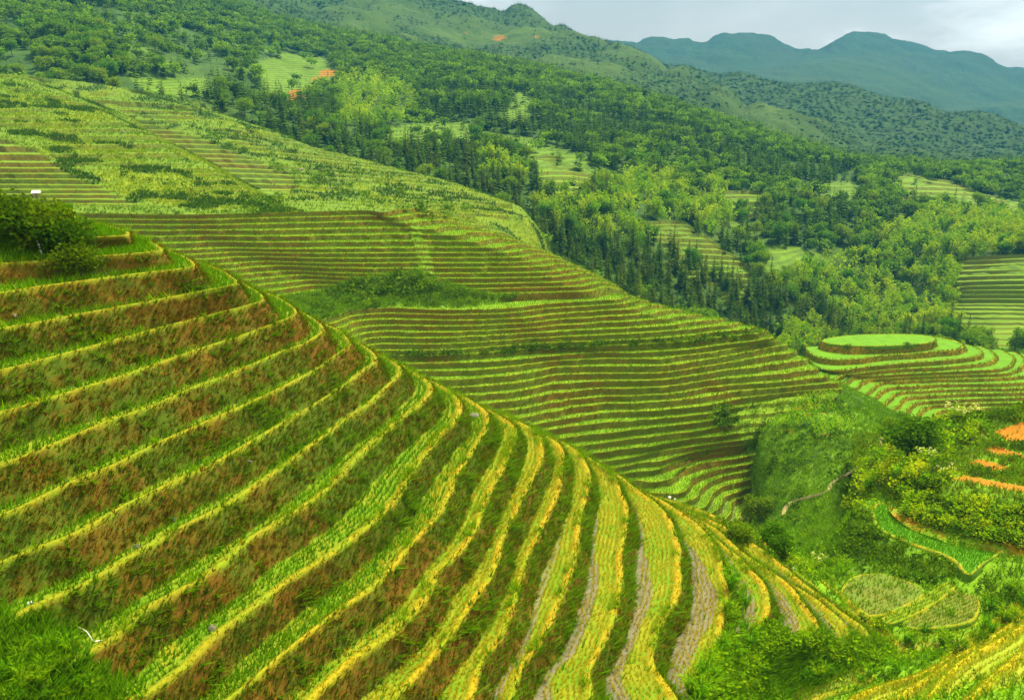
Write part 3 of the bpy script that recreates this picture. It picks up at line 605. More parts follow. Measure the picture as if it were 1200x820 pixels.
SOIL = [[(1163,506),(1198,494),(1215,492),(1215,520),(1185,518)],[(1148,526),(1168,522),(1196,532),(1215,538),(1172,533)],[(1131,541),(1150,538),(1192,550),(1161,551)],[(1113,561),(1131,557),(1200,570),(1225,574),(1225,581),(1200,578),(1150,568)]]
def bank_paint(px, py, V, K, T):
    n = fbm(V[..., 0]/5, V[..., 1]/5, 4, 71); T[..., 1] = np.clip(.5+.5*n, 0, 1)
    for s in SOIL: T[..., 0] = np.where(inpoly(px, py, s), 1, T[..., 0])
    T[..., 0] = np.maximum(T[..., 0], .5*inpoly(px, py, [(1040,590),(1075,610),(1140,628),(1215,640),(1215,655),(1135,645),(1072,624),(1044,606)]))
    return K, T
BANKS = sheet('farmed_bank', BANK, 400, 26, M_bas, amp=((.3, 5),), paint=bank_paint, x0=1000, x1=1500)
SP2 = [
 (-30.4, [(1235,860),(1262,830),(1300,795),(1345,765)]), (-30.7, [(1150,860),(1195,828),(1218,805),(1260,770),(1330,738)]), (-31.15, [(1090,858),(1113,836),(1136,816),(1167,788),(1199,763),(1240,742),(1310,715)]),
 (-31.7, [(1040,862),(1066,842),(1085,819),(1104,796),(1135,770),(1167,753),(1194,736),(1216,720),(1290,690)]), (-32.4, [(1000,862),(1028,838),(1052,816),(1076,801),(1097,788),(1130,766),(1158,750),(1188,730),(1212,712),(1270,686)]),
 (-33.0, [(940,865),(975,840),(1004,818),(1040,804),(1072,794),(1092,785),(1124,763),(1152,745),(1180,724),(1205,706),(1260,682)]), (-35.2, [(905,868),(940,845),(985,822),(1030,806),(1066,796),(1086,786),(1115,764),(1143,745),(1170,723),(1195,705),(1250,680)])]
s2 = [at_z(np.array(p, float)[:, 0], np.array(p, float)[:, 1], z) for z, p in SP2]
def sp2_paint(px, py, V, T): return T
M_sp2 = terrain_mat('paddy_spur_soil_and_grass', 1.0, riser=((.13, .24, .005), (.09, .24, .004)), bund=((.50, .42, .012), (.32, .40, .008)), bench=((.24, .36, .02), (.32, .37, .03)), mud=(.30, .28, .10))
SPUR = terraces('paddy_spur_hillside', s2, [1]*6, 320, M_sp2, ref=3, lip=.30, lipf=.7, bw=.3, steep=.5, wob=.03, paint=sp2_paint, rough=.08, wet=lambda px, py, Q, V: .2*(vnoise(V[..., 0]/1.5, V[..., 1]/1.5, 7) > .3))

# =================================================================== FOREST VALLEY, MOUNTAINS
FOR = [
 [(-120,170,470),(100,190,420),(300,250,390),(500,320,330),(650,400,290),(800,440,285),(950,450,285),(1070,430,300),(1130,440,280),(1200,450,265),(1330,450,260)],
 [(-120,130,440),(100,150,410),(300,210,385),(500,280,335),(650,360,300),(800,410,295),(950,425,300),(1070,408,330),(1130,418,312),(1200,430,288),(1330,440,280)],
 [(-120,70,440),(100,110,425),(300,160,410),(450,200,400),(600,270,360),(750,340,345),(900,390,350),(1000,400,365),(1070,385,368),(1130,386,345),(1200,393,322),(1330,400,315)],
 [(-120,40,500),(100,60,490),(250,110,470),(350,150,450),(450,170,450),(600,210,430),(750,270,400),(900,330,395),(1000,350,408),(1070,332,410),(1130,312,402),(1200,305,385),(1330,300,375)],
 [(-120,0,600),(100,20,600),(250,70,580),(400,120,560),(500,140,545),(650,180,500),(800,230,470),(900,260,465),(1000,270,475),(1100,270,480),(1200,265,470),(1330,260,470)],
 [(-120,-40,720),(100,-15,740),(250,35,720),(350,70,710),(450,85,690),(600,110,650),(700,150,600),(850,190,560),(950,220,545),(1050,232,540),(1200,238,540),(1330,240,540)],
 [(-120,-80,900),(100,-50,900),(250,0,900),(350,35,880),(450,55,860),(600,80,830),(700,105,780),(850,150,710),(950,180,690),(1050,198,670),(1200,200,665),(1330,200,665)],
 [(-120,-90,1000),(100,-60,1000),(250,-5,1000),(350,33,1000),(450,55,1000),(600,82,960),(700,112,900),(850,160,850),(950,190,830),(1050,208,800),(1200,212,800),(1330,214,800)],
]
CLEAR = [
 [(1050,207),(1080,205),(1130,222),(1200,238),(1200,262),(1160,245),(1110,240),(1060,238)], [(833,228),(905,227),(907,252),(850,252)],
 [(762,262),(800,262),(828,282),(868,308),(892,332),(880,345),(850,325),(800,298),(775,285)], [(848,253),(893,268),(884,282),(862,272)], [(628,186),(655,193),(688,208),(683,230),(640,230)],
 [(556,154),(620,162),(692,187),(680,202),(600,182)], [(888,290),(930,288),(972,300),(960,322),(905,332)], [(1118,312),(1135,306),(1230,303),(1230,418),(1150,410),(1120,378)],
 [(586,142),(608,108),(624,112),(620,146)], [(150,92),(240,92),(250,112),(180,114)], [(300,75),(335,62),(385,70),(395,95),(345,122),(312,112)], [(965,214),(1000,212),(1018,232),(960,240)], [(680,198),(730,205),(735,216),(690,216)], [(440,150),(545,140),(560,165),(470,175)]]
REDS = [(348,112,14,9,.95),(385,86,16,6,.8),(372,94,10,6,.75),(415,85,10,4,.7),(585,45,14,6,.55),(548,38,8,5,.5),(630,42,8,5,.5),(590,55,6,14,.3)]
def for_paint(px, py, V, K, T):
    n = fbm(V[..., 0]/30, V[..., 1]/30, 4, 81)
    c = np.zeros(px.shape, bool)
    for p in CLEAR: c |= inpoly(px, py, p)
    c |= (px < 330) & (py < 60) & (n > .45)
    K[..., 2] = np.where(c, 1., 0); T[..., 1] = np.where(c, 0, .15); T[..., 2] = np.where(c, 0, np.clip(.75-.5*n, 0, 1))
    for cx, cy, rx, ry, s in REDS: T[..., 0] = np.maximum(T[..., 0], s*sstep(1.3, .4, np.hypot((px-cx)/rx, (py-cy)/ry)))
    return K, T
def stripe_mat(name, step):
    m = terrain_mat(name, 4.0, wild=((.03, .08, .005), (.06, .15, .006)), bench=((.12, .27, .003), (.075, .19, .003)), yellow=((.12, .25, .003), (.08, .19, .003)))
    t = m.node_tree; b = next(n for n in t.nodes if n.type == 'BSDF_PRINCIPLED'); src = b.inputs['Base Color'].links[0].from_socket
    g = next(n for n in t.nodes if n.type == 'NEW_GEOMETRY').outputs['Position']; sx = N(t, 'ShaderNodeSeparateXYZ'); t.links.new(g, sx.inputs[0])
    nn = noise(t, g, .02, 3); z = mathn(t, 'ADD', mathn(t, 'MULTIPLY', sx.outputs[2], 1/step), mathn(t, 'MULTIPLY', nn, 1.6))
    f = maprange(t, mathn(t, 'FRACT', z), .35, .55)
    ks = next(n for n in t.nodes if n.type == 'SEPARATE_COLOR')
    t.links.new(mixc(t, mathn(t, 'MULTIPLY', mathn(t, 'MULTIPLY', f, ks.outputs[2]), .55), src, (.06, .11, .006)), b.inputs['Base Color'])
    return m
FORS = sheet('forest_valley_ground', FOR, 420, 24, stripe_mat('forest_floor_and_far_paddies', 1.5), amp=((2.5, 45), (1.0, 14)), paint=for_paint)
# terraced clearings on the far valley side
FARC = [
 ([(1114,309,392),(1160,306,383),(1260,304,372)], [(1106,338,367),(1160,336,357),(1260,336,346)], [(1108,364,347),(1160,364,337),(1260,365,325)], [(1120,392,328),(1170,392,318),(1260,393,307)], [(1132,422,314),(1180,424,302),(1260,426,290)]),
 ([(752,264,388),(776,262,386),(800,262,385)], [(764,282,376),(800,283,374),(832,284,373)], [(782,308,360),(830,309,358),(874,311,357)], [(816,334,346),(860,337,345),(898,340,345)], [(850,356,334),(880,358,333),(904,360,333)]),
 ([(624,186,466),(640,185,464),(658,187,462)], [(626,205,440),(655,204,438),(688,206,437)], [(630,229,409),(660,230,407),(692,231,406)]),
 ([(826,228,460),(865,226,457),(906,227,455)], [(832,240,447),(870,239,444),(908,240,443)], [(846,254,434),(880,254,431),(910,255,430)]),
 ([(1046,206,520),(1080,205,517),(1110,212,515)], [(1050,222,500),(1100,222,497),(1150,226,494)], [(1056,238,482),(1120,240,478),(1210,246,472)], [(1100,252,464),(1160,258,460),(1260,268,452)]),
]
M_farc = terrain_mat('far_paddy_terraces', 3.0, riser=((.12, .15, .004), (.085, .16, .003)), bund=((.18, .28, .004), (.14, .26, .003)), bench=((.14, .27, .003), (.10, .23, .003)), wild=((.06, .15, .004), (.10, .22, .004)))
W_ = FORS['V'].reshape(-1, 420, 3)[::2, ::2]
FBV = BVHTree.FromPolygons(W_.reshape(-1, 3).tolist(), grid_faces(*W_.shape[:2]).tolist())
def on_fors(x, y):
    hit = FBV.ray_cast(Vector((0, 0, 0)), Vector(rays(x, y)).normalized(), 3000)[0]; return np.array(hit)
for rws in FARC:
    fr = []
    for p in rws:
        p = np.array(p, float); L_ = np.linspace(0, 1, 9); q = np.stack([np.interp(L_, np.linspace(0, 1, len(p)), p[:, k]) for k in range(2)], 1)
        R = np.array([on_fors(x, y) for x, y in q]); R = smooth1(R, 2); R[:, 2] += 2.6 if rws is FARC[0] else 1.5
        fr.append(np.concatenate([[R[0]+np.array([-7, 1, -4.])], [R[0]+np.array([-2.5, .5, -.8])], R, [R[-1]+np.array([2.5, .5, -.8])], [R[-1]+np.array([7, 1, -4.])]]))
    fr.append(fr[-1]+np.array([0, -3, -4.])); rws = list(rws)+[rws[-1]]
    gap_px = np.mean([abs(rws[i+1][1][1]-rws[i][1][1]) for i in range(len(rws)-2)])
    terraces('far_terraced_field', fr, [max(2, int(round(gap_px/5.6)))]*(len(rws)-2)+[1], 160, M_farc, lip=.12, bw=.4, steep=.5, wob=.1, rough=.1)
MTN = [
 [(-120,-40,850),(100,-20,850),(250,20,860),(350,45,860),(450,65,850),(600,92,820),(700,118,780),(850,165,720),(950,195,700),(1050,214,690),(1200,218,690),(1330,220,690)],
 [(-120,-80,950),(100,-50,950),(250,-5,960),(350,25,960),(450,45,950),(600,72,930),(700,90,890),(800,120,850),(900,155,800),(1000,180,770),(1200,200,760),(1330,205,760)],
 [(-120,-120,1150),(250,-40,1180),(400,5,1180),(500,22,1160),(600,45,1120),(680,65,1060),(750,85,1000),(830,105,940),(920,135,880),(1000,160,850),(1200,190,840),(1330,200,840)],
 [(-120,-160,1500),(250,-70,1500),(400,-28,1450),(500,-8,1400),(545,1,1400),(575,10,1400),(591,15.5,1400),(600,10,1400),(612,7.5,1400),(624,11,1400),(636,17,1380),(648,25.5,1370),(659,25,1360),(668,29,1345),(680,36,1330),(697,42,1300),(730,53,1250),(770,66,1180),(810,80,1120),(850,95,1050),(890,115,980),(930,135,930),(1000,160,900),(1100,185,870),(1200,195,870),(1330,205,870)],
 [(-120,-120,1900),(250,-40,1900),(500,15,1800),(600,30,1750),(700,70,1600),(850,130,1350),(1000,190,1100),(1200,215,1050),(1330,220,1050)],
]
def mtn_paint(px, py, V, K, T):
    n = fbm(V[..., 0]/90, V[..., 1]/90, 5, 91); T[..., 2] = np.clip(.45-.9*n, 0, 1); T[..., 1] = np.clip(.3+.5*n, 0, 1)
    for cx, cy, rx, ry, s in REDS: T[..., 0] = np.maximum(T[..., 0], s*sstep(1.3, .4, np.hypot((px-cx)/rx, (py-cy)/ry)))
    return K, T
M_mtn = terrain_mat('mountain_grass_and_wood', 9.0, wild=((.03, .085, .008), (.045, .12, .008)), yellow=((.075, .17, .008), (.045, .125, .008)), bump=.8)
def gullies(a, wl, s):
    def f(V):
        x, y = V[..., 0], V[..., 1]; q = np.abs(vnoise((x-.5*y)/wl+.3*vnoise(x/wl, y/wl, s), y/(wl*3.5), s+1))
        nr = V.shape[0]; e = np.minimum(np.linspace(0, 1, nr)*4, (1-np.linspace(0, 1, nr))*3.5).clip(0, 1)[:, None]
        V[..., 2] -= a*(1-q)**3*e*.7
        return V
    return f
MTNS = sheet('mountain_slope', MTN, 420, 34, M_mtn, amp=((5, 60), (1.6, 14)), paint=mtn_paint, post=gullies(30, 95, 5))
R2 = [
 [(700,180,760),(900,200,745),(1000,215,735),(1100,228,720),(1200,240,700),(1330,250,690)], [(700,150,950),(830,155,900),(930,170,870),(1050,190,850),(1200,205,820),(1330,215,800)], [(700,110,1200),(830,115,1150),(930,130,1100),(1050,150,1050),(1150,165,1000),(1330,190,950)],
 [(700,85,1450),(800,76,1420),(834,77,1400),(878,84,1370),(905,91,1350),(930,94.5,1330),(964,95.6,1310),(1005,102,1290),(1039,112,1260),(1080,119,1240),(1114,134,1200),(1145,133,1200),(1175,140,1180),(1200,150,1160),(1330,172,1100)], [(700,120,1750),(900,125,1700),(1100,150,1600),(1330,200,1400)]]
M_far = terrain_mat('far_wooded_ridge', 9.0, wild=((.025, .07, .008), (.04, .10, .009)), yellow=((.045, .12, .008), (.035, .10, .008)), bump=.8)
def r2_paint(px, py, V, K, T): T[..., 2] = np.clip(1.0-.2*fbm(V[..., 0]/70, V[..., 1]/70, 4, 95), 0, 1); return K, T
R2S = sheet('wooded_ridge', R2, 260, 28, M_far, amp=((4, 60), (2.0, 13)), paint=r2_paint, x0=700, post=gullies(22, 90, 15))
FR = [
 [(560,140,1500),(800,150,1500),(1000,170,1500),(1200,200,1500),(1330,210,1500)], [(560,100,2100),(800,100,2100),(1000,105,2100),(1200,135,2100),(1330,150,2100)], [(560,65,2700),(700,70,2700),(800,72,2700),(900,70,2700),(1000,70,2700),(1100,90,2650),(1200,110,2600),(1330,120,2600)],
 [(560,60,3300),(680,46,3300),(697,41.5,3300),(720,40,3300),(745,41,3300),(762,38,3300),(780,41.5,3300),(793,44.5,3300),(806,44,3300),(815,50,3300),(827,49.5,3300),(838,43,3300),(849,38.8,3300),(865,38.5,3300),(882,40,3300),(906,40.5,3300),(922,45,3300),(937,49.5,3300),(947,48,3300),(959,51,3300),(980,43,3300),(1001,37.3,3300),(1018,37,3300),(1036,36.6,3300),(1055,41,3300),(1073,48,3300),(1100,56,3300),(1124,56,3300),(1140,58.5,3300),(1155,63,3300),(1182,75,3300),(1200,76.5,3300),(1330,95,3200)], [(560,100,3900),(900,90,3900),(1330,130,3900)]]
FRS = sheet('far_mountain_range', FR, 380, 28, M_far, amp=((9, 130), (2.5, 26)), paint=lambda px, py, V, K, T: (K, np.stack([0*px, np.clip(.3+.5*fbm(V[..., 0]/200, V[..., 1]/200, 3, 97), 0, 1), np.clip(.5-.5*fbm(V[..., 0]/150, V[..., 1]/150, 3, 98), 0, 1)], -1)), x0=560, post=gullies(50, 230, 25))
# the broad ground below it all, out to the horizon
gg = np.stack(np.meshgrid(np.linspace(-6000, 6000, 60), np.linspace(-1500, 9000, 60), indexing='xy'), -1); GV = np.concatenate([gg, np.full((60, 60, 1), -150.)], -1)
GV[..., 2] += 10*fbm(GV[..., 0]/900, GV[..., 1]/900, 3, 99)
g0 = mesh_np('valley_ground', GV.reshape(-1, 3), grid_faces(60, 60), M_far, {'K': np.zeros((3600, 4)), 'T': np.tile([0, .2, .4], (3600, 1))}); kind(g0, 'structure')

# =================================================================== what the ground looks like to a ray
def coarse(S, nr, nc, a, b):
    V = S.reshape(nr, nc, 3)[::a, ::b]; return V.reshape(-1, 3), grid_faces(*V.shape[:2])
GR_PARTS = []
for S in (NEARS, MIDS, KNOLL, ULS, GRS, SPUR):
    nc = S['NS']; GR_PARTS.append(coarse(S['V'], len(S['V'])//nc, nc, 1, 3))
for S, nc in ((BASIN, 360), (BANKS, 400)): GR_PARTS.append(coarse(S['V'], len(S['V'])//nc, nc, 2, 2))
for S, nc in ((FORS, 420), (MTNS, 420), (R2S, 260)): GR_PARTS.append(coarse(S['V'], len(S['V'])//nc, nc, 4, 4))
vv = []; ff = []; off = 0
for V_, F_ in GR_PARTS: vv.append(V_); ff.append(F_+off); off += len(V_)
BV = BVHTree.FromPolygons(np.concatenate(vv).tolist(), np.concatenate(ff).tolist())
def ground(px, py):
    r = Vector(rays(px, py)).normalized(); hit = BV.ray_cast(Vector((0, 0, 0)), r, 5000)
    return hit[0]
def drop(x, y, z=400):
    hit = BV.ray_cast(Vector((x, y, z)), Vector((0, 0, -1)), 3000); return hit[0]
def seen(P):
    P = Vector(P); L = P.length; hit = BV.ray_cast(Vector((0, 0, 0)), P/L, L*.985); return hit[0] is None

# =================================================================== plant shapes (metres, base at the origin)
def tube(P, R, n=6):
    P = np.asarray(P, float); V = []; F = []
    for i, (p, r) in enumerate(zip(P, R)):
        d = P[min(i+1, len(P)-1)]-P[max(i-1, 0)]; d /= np.linalg.norm(d)+1e-9
        u = np.cross(d, [1, 0, 0] if abs(d[0]) < .8 else [0, 1, 0]); u /= np.linalg.norm(u); v = np.cross(d, u)
        for k in range(n): V.append(p+r*(math.cos(6.2832*k/n)*u+math.sin(6.2832*k/n)*v))
    for i in range(len(P)-1):
        for k in range(n): a = i*n+k; b = i*n+(k+1) % n; F += [(a, b, b+n), (a, b+n, a+n)]
    F += [(0, k+1, k) for k in range(1, n-1)]; o = (len(P)-1)*n; F += [(o, o+k, o+k+1) for k in range(1, n-1)]
    return np.array(V), np.array(F)
def join(parts):
    V = []; F = []; o = 0
    for v, f in parts: V.append(v); F.append(np.asarray(f)+o); o += len(v)
    return np.concatenate(V), np.concatenate(F)
def leaves(C, size, r, up=.3, long=1.6):
    n = len(C); d = r.normal(size=(n, 3)); d[:, 2] = d[:, 2]*.6-up; d /= np.linalg.norm(d, axis=1)[:, None]
    s = np.cross(d, r.normal(size=(n, 3))); s /= np.linalg.norm(s, axis=1)[:, None]
    L = (size*(.6+.8*r.random(n)))[:, None]; W = L/long
    V = np.stack([C, C+d*L*.55+s*W*.5, C+d*L, C+d*L*.5-s*W*.5], 1).reshape(-1, 3); b = np.arange(n)*4
    return V, np.concatenate([np.stack([b, b+1, b+2], 1), np.stack([b, b+2, b+3], 1)])
def conifer_crown(seed, H=9., nw=17, nb=8, lo=False):
    r = np.random.default_rng(seed); V = []; F = []
    for i in range(nw):
        t = i/(nw-1); z = H*(.12+.86*t); R = (H*.21*(1-t)**.75+.18)*r.uniform(.8, 1.15); a0 = r.random()*6.28
        for k in range(nb):
            if r.random() < .1: continue
            a = a0+6.283*k/nb+r.normal()*.2; rr = R*r.uniform(.65, 1.2); ca, sa = math.cos(a), math.sin(a); w_ = rr*(.42 if not lo else .75)
            zz = z+r.normal()*.12; dr = -.30*rr+.25*t
            p0 = (ca*.03, sa*.03, zz+.15*rr); p2 = (ca*rr, sa*rr, zz+dr); pm = np.array((ca*rr*.55, sa*rr*.55, zz+.02)); s = np.array((-sa, ca, 0))*w_*.5
            o = len(V)
            if lo: V += [p0, tuple(pm+s-np.array((0, 0, .1))), p2, tuple(pm-s-np.array((0, 0, .1)))]; F += [(o, o+1, o+2), (o, o+2, o+3)]
            else: V += [p0, tuple(pm+s-np.array((0, 0, .15*w_))), p2, tuple(pm-s-np.array((0, 0, .15*w_)))]; F += [(o, o+1, o+2), (o, o+2, o+3)]
    o = len(V); V += [(0, .12, H*.9), (.1, -.08, H*.9), (-.1, -.08, H*.9), (0, 0, H*1.05)]; F += [(o, o+1, o+3), (o+1, o+2, o+3), (o+2, o, o+3)]
    return np.array(V), np.array(F)
def clump_crown(seed, blobs, n, size, flat=.8, up=.1):
    r = np.random.default_rng(seed); C = []
    for (x, y, z, R) in blobs:
        m = max(3, int(n*R*R)); d = r.normal(size=(m, 3)); d /= np.linalg.norm(d, axis=1)[:, None]; rad = R*(r.random(m)**.35)[:, None]
        p = d*rad; p[:, 2] *= flat; C.append(p+np.array([x, y, z]))
    return leaves(np.concatenate(C), size, r, up)
def broad_blobs(seed, H, W, k=9):
    r = random.Random(seed); B = [(0, 0, H*.7, W*.5)]
    for i in range(k):
        a = r.random()*6.28; q = r.uniform(.25, 1)*W*.62; B.append((math.cos(a)*q, math.sin(a)*q, H*r.uniform(.42, .93), W*r.uniform(.22, .38)))
    return B
def bamboo(seed, lo=False):
    r = np.random.default_rng(seed); C = []; tubes = []
    for k in range(4 if lo else 8):
        a = r.random()*6.28; b = r.uniform(.2, .9); Ht = r.uniform(7, 10.5); ln = r.uniform(1.2, 2.6); t = np.linspace(0, 1, 7)
        cx = math.cos(a); sy = math.sin(a)
        P = np.stack([cx*(b+ln*t**2.2), sy*(b+ln*t**2.2), Ht*(t-.14*t**4)], 1)
        if not lo: tubes.append(tube(P, .06*(1-.8*t), 4))
        m = 12 if lo else 70; u = .3+.7*r.random(m)**.8; c = np.stack([np.interp(u, t, P[:, j]) for j in range(3)], 1)
        sp = .95*np.sqrt(np.clip(1.1-u, .1, 1))[:, None]; c += r.normal(size=(m, 3))*sp*np.array([.75, .75, .6]); C.append(c)
    cr = leaves(np.concatenate(C), 1.5 if lo else .75, r, .55, 2.0)
    return cr, (join(tubes) if tubes else None)
def shrub_crown(seed, n=150, size=.28):
    r = random.Random(seed); B = [(r.uniform(-.7, .7), r.uniform(-.7, .7), r.uniform(.35, 1.1), r.uniform(.4, .75)) for _ in range(8)]+[(0, 0, .6, .85)]
    return clump_crown(seed, B, n/5, size, .8, -.15)
def limbs(seed, H, W, R):
    r = random.Random(seed); T = [tube([(0, 0, -.4), (r.uniform(-.1, .1), r.uniform(-.1, .1), H*.35), (r.uniform(-.2, .2), r.uniform(-.2, .2), H*.8)], [R, R*.75, R*.25], 6)]
    for i in range(5):
        a = r.random()*6.28; z = H*r.uniform(.25, .5); T.append(tube([(0, 0, z), (math.cos(a)*W*.25, math.sin(a)*W*.25, z+H*.15), (math.cos(a)*W*.5, math.sin(a)*W*.5, z+H*.32)], [R*.5, R*.32, R*.1], 4))
    return join(T)
def make_plant(name, crown, trunk, mat, tmat, label, cat, group, cn='crown', tn='trunk'):
    e = empty(name); tag(e, label, cat, group); c = mesh_np(cn, crown[0], crown[1], mat, smooth=False, parent=e); ch = [c]
    if trunk is not None: ch.append(mesh_np(tn, trunk[0], trunk[1], tmat, parent=e))
    return e, ch
USED = set()
def place(proto, loc, rz, s, label=None, group=None, sz=None):
    e, ch = proto
    if e.name in USED:
        n = e.copy(); COL.objects.link(n)
        for c in ch:
            q = c.copy(); COL.objects.link(q); q.parent = n
    else: n = e; USED.add(e.name)
    n.location = loc; n.rotation_euler = (0, 0, rz); n.scale = (s, s, sz or s)
    if label: n['label'] = label
    if group: n['group'] = group
    return n
MERGE = {}
def merged(key, V, F, P, rz, s, cols):
    c, sn = np.cos(rz), np.sin(rz); X = V[None, :, :]*s[:, None, None]
    R = np.stack([X[..., 0]*c[:, None]-X[..., 1]*sn[:, None], X[..., 0]*sn[:, None]+X[..., 1]*c[:, None], X[..., 2]], -1)+P[:, None, :]
    n = len(P); F2 = (F[None]+(np.arange(n)*len(V))[:, None, None]).reshape(-1, 3)
    rj = np.random.default_rng(n); C = np.repeat(cols, len(V), 0)*(.8+.4*rj.random((n*len(V), 1)))
    MERGE.setdefault(key, []).append((R.reshape(-1, 3), F2, C))
def flush(key, name):
    V, F = join([(a, b) for a, b, _ in MERGE[key]]); C = np.concatenate([c for *_, c in MERGE[key]])
    return kind(mesh_np(name, V, F, M_grass, {'Col': C}, smooth=False), 'stuff')

# =================================================================== FOREST
NTREE = 21000
clr = FORS['K'][:, 2] > .5
fpx, fpy, _ = proj(FORS['V'])
BAMB = [[(395,90),(445,82),(490,112),(470,142),(400,150)],[(690,203),(740,198),(800,215),(850,240),(862,268),(830,270),(780,258),(720,240)],[(618,232),(680,232),(745,252),(765,292),(720,285),(640,258)],[(1030,285),(1060,250),(1100,240),(1180,252),(1210,270),(1210,300),(1120,302),(1040,312)],[(930,300),(1000,295),(1062,330),(1060,395),(1000,392),(940,335)],[(560,180),(600,190),(620,215),(560,200)],[(1050,330),(1110,310),(1125,380),(1060,395)],[(900,400),(960,380),(960,420),(900,410)],[(780,225),(840,212),(880,225),(850,240)]]
OPEN = [[(0,60),(200,100),(330,165),(450,195),(330,180),(200,150),(0,95)], [(120,30),(340,60),(400,110),(300,120),(150,70)]]
wv = np.where(clr, np.where(fpx > 1100, .012, .04), 1.0)*(fpy > -60)
P, Nn, vi = scatter(FORS, NTREE, wv, 90, 11)
tpx, tpy, tz = proj(P); rr = np.random.default_rng(12)
inb = np.zeros(len(P), bool)
for p in BAMB: inb |= inpoly(tpx, tpy-8, p)
opn = np.zeros(len(P), bool)
for p in OPEN: opn |= inpoly(tpx, tpy, p)
u = rr.random(len(P)); nz = fbm(P[:, 0]/40, P[:, 1]/40, 3, 15)
BELT = [[(120,62),(260,80),(330,105),(430,140),(530,165),(640,195),(640,240),(540,250),(430,205),(330,178),(240,150),(150,110)],[(530,240),(640,240),(720,290),(800,310),(900,345),(1000,375),(1000,410),(880,400),(760,375),(660,350),(600,300)],[(640,190),(690,195),(700,230),(650,240)],[(690,235),(780,258),(870,270),(890,300),(840,300),(760,285)],[(870,235),(1000,235),(1000,280),(900,300)],[(480,100),(640,110),(800,150),(1000,200),(1000,235),(800,200),(600,165),(500,140)]]
belt = np.zeros(len(P), bool)
for p in BELT: belt |= inpoly(tpx, tpy, p)
ty = np.where(inb, np.where(u < .88, 1, 2), np.where(u < np.where(belt, .9, .42)+.25*nz, 0, 2))
keep = ~(opn & (rr.random(len(P)) < .6)) & ~((tpx < 330) & (tpy < 110) & (nz > .35) & (rr.random(len(P)) < .8))
P, ty, tpx, tpy, tz = P[keep], ty[keep], tpx[keep], tpy[keep], tz[keep]
sc = np.where(ty == 0, rr.uniform(.75, 1.6, len(P)), rr.uniform(.7, 1.3, len(P)))
Ht = np.where(ty == 0, 9, np.where(ty == 1, 9, 7))*sc
vis = np.array([seen((p[0], p[1], p[2]+hh*.8)) for p, hh in zip(P, Ht)]) & (tpx > 0) & (tpx < 1200) & (tpy > 0)
app = Ht/tz*vis
CON = [make_plant('conifer_tree', conifer_crown(20+i), tube([(0, 0, -1), (0, 0, 3), (0, 0, 8.6)], [.17, .13, .03], 6), M_conifer, M_bark, 'dark pointed conifer in the dense wood beyond the terraces', 'tree', 'conifers in the valley wood') for i in range(5)]
BMB = []
for i in range(4):
    cr, cu = bamboo(40+i); BMB.append(make_plant('bamboo_clump', cr, cu, M_bamboo, M_culm, 'bright feathery bamboo clump in the valley wood', 'bamboo', 'bamboo clumps in the valley wood', 'foliage', 'culms'))
BRD = [make_plant('broadleaf_tree', clump_crown(60+i, broad_blobs(60+i, 7, 5.2), 60, .62), limbs(60+i, 7, 5, .16), M_broad, M_bark, 'rounded mid green broadleaf tree among the valley conifers', 'tree', 'broadleaf trees in the valley wood') for i in range(4)]
PR = (CON, BMB, BRD)
LOW = ([conifer_crown(80+i, 9., 9, 5, True) for i in range(4)], [bamboo(90+i, True)[0] for i in range(4)], [clump_crown(95+i, broad_blobs(95+i, 7, 5.2, 6), 9, 1.5) for i in range(4)])
TC = ([(.06, .155, .008), (.09, .21, .008), (.045, .12, .008)], [(.26, .48, .006), (.18, .40, .006), (.32, .50, .008)], [(.13, .31, .006), (.18, .37, .006), (.09, .23, .006)])
for k in range(3):
    idx = np.where(ty == k)[0]; top = idx[np.argsort(-app[idx])][:300]; top = top[app[top] > 0]; ts = set(top.tolist())
    for j, i in enumerate(top): place(PR[k][j % len(PR[k])], P[i]-np.array([0, 0, .2]), float(rr.random()*6.28), float(sc[i]), sz=float(sc[i]*rr.uniform(.9, 1.2)))
    rest = np.array([i for i in idx if i not in ts])
    for q in range(4):
        ii = rest[q::4]; merged('wood%d' % k, *LOW[k][q], P[ii], rr.random(len(ii))*6.28, sc[ii], cmix(len(ii), TC[k], 5+q))
flush('wood0', 'conifer_wood'); flush('wood1', 'bamboo_grove'); flush('wood2', 'broadleaf_wood')
# woods on the far slopes, one mass
for S, n, key, a in ((MTNS, 17000, 'mw', 0), (R2S, 16000, 'mw', 1)):
    wv = np.clip(S['T'][:, 2]*1.6-.15, 0.02, 1); q = proj(S['V'])[1]
    P2, _, _ = scatter(S, n, wv, 60, 31+a); s2_ = rr.uniform(.5, 1.0, len(P2)); V3, F3 = conifer_crown(99+a, 8., 4, 4, True)
    merged(key, V3*np.array([1.5, 1.5, .6]), F3, P2, rr.random(len(P2))*6.28, s2_, cmix(len(P2), [(.026, .08, .008), (.042, .115, .008)], 8))
flush('mw', 'mountain_wood')

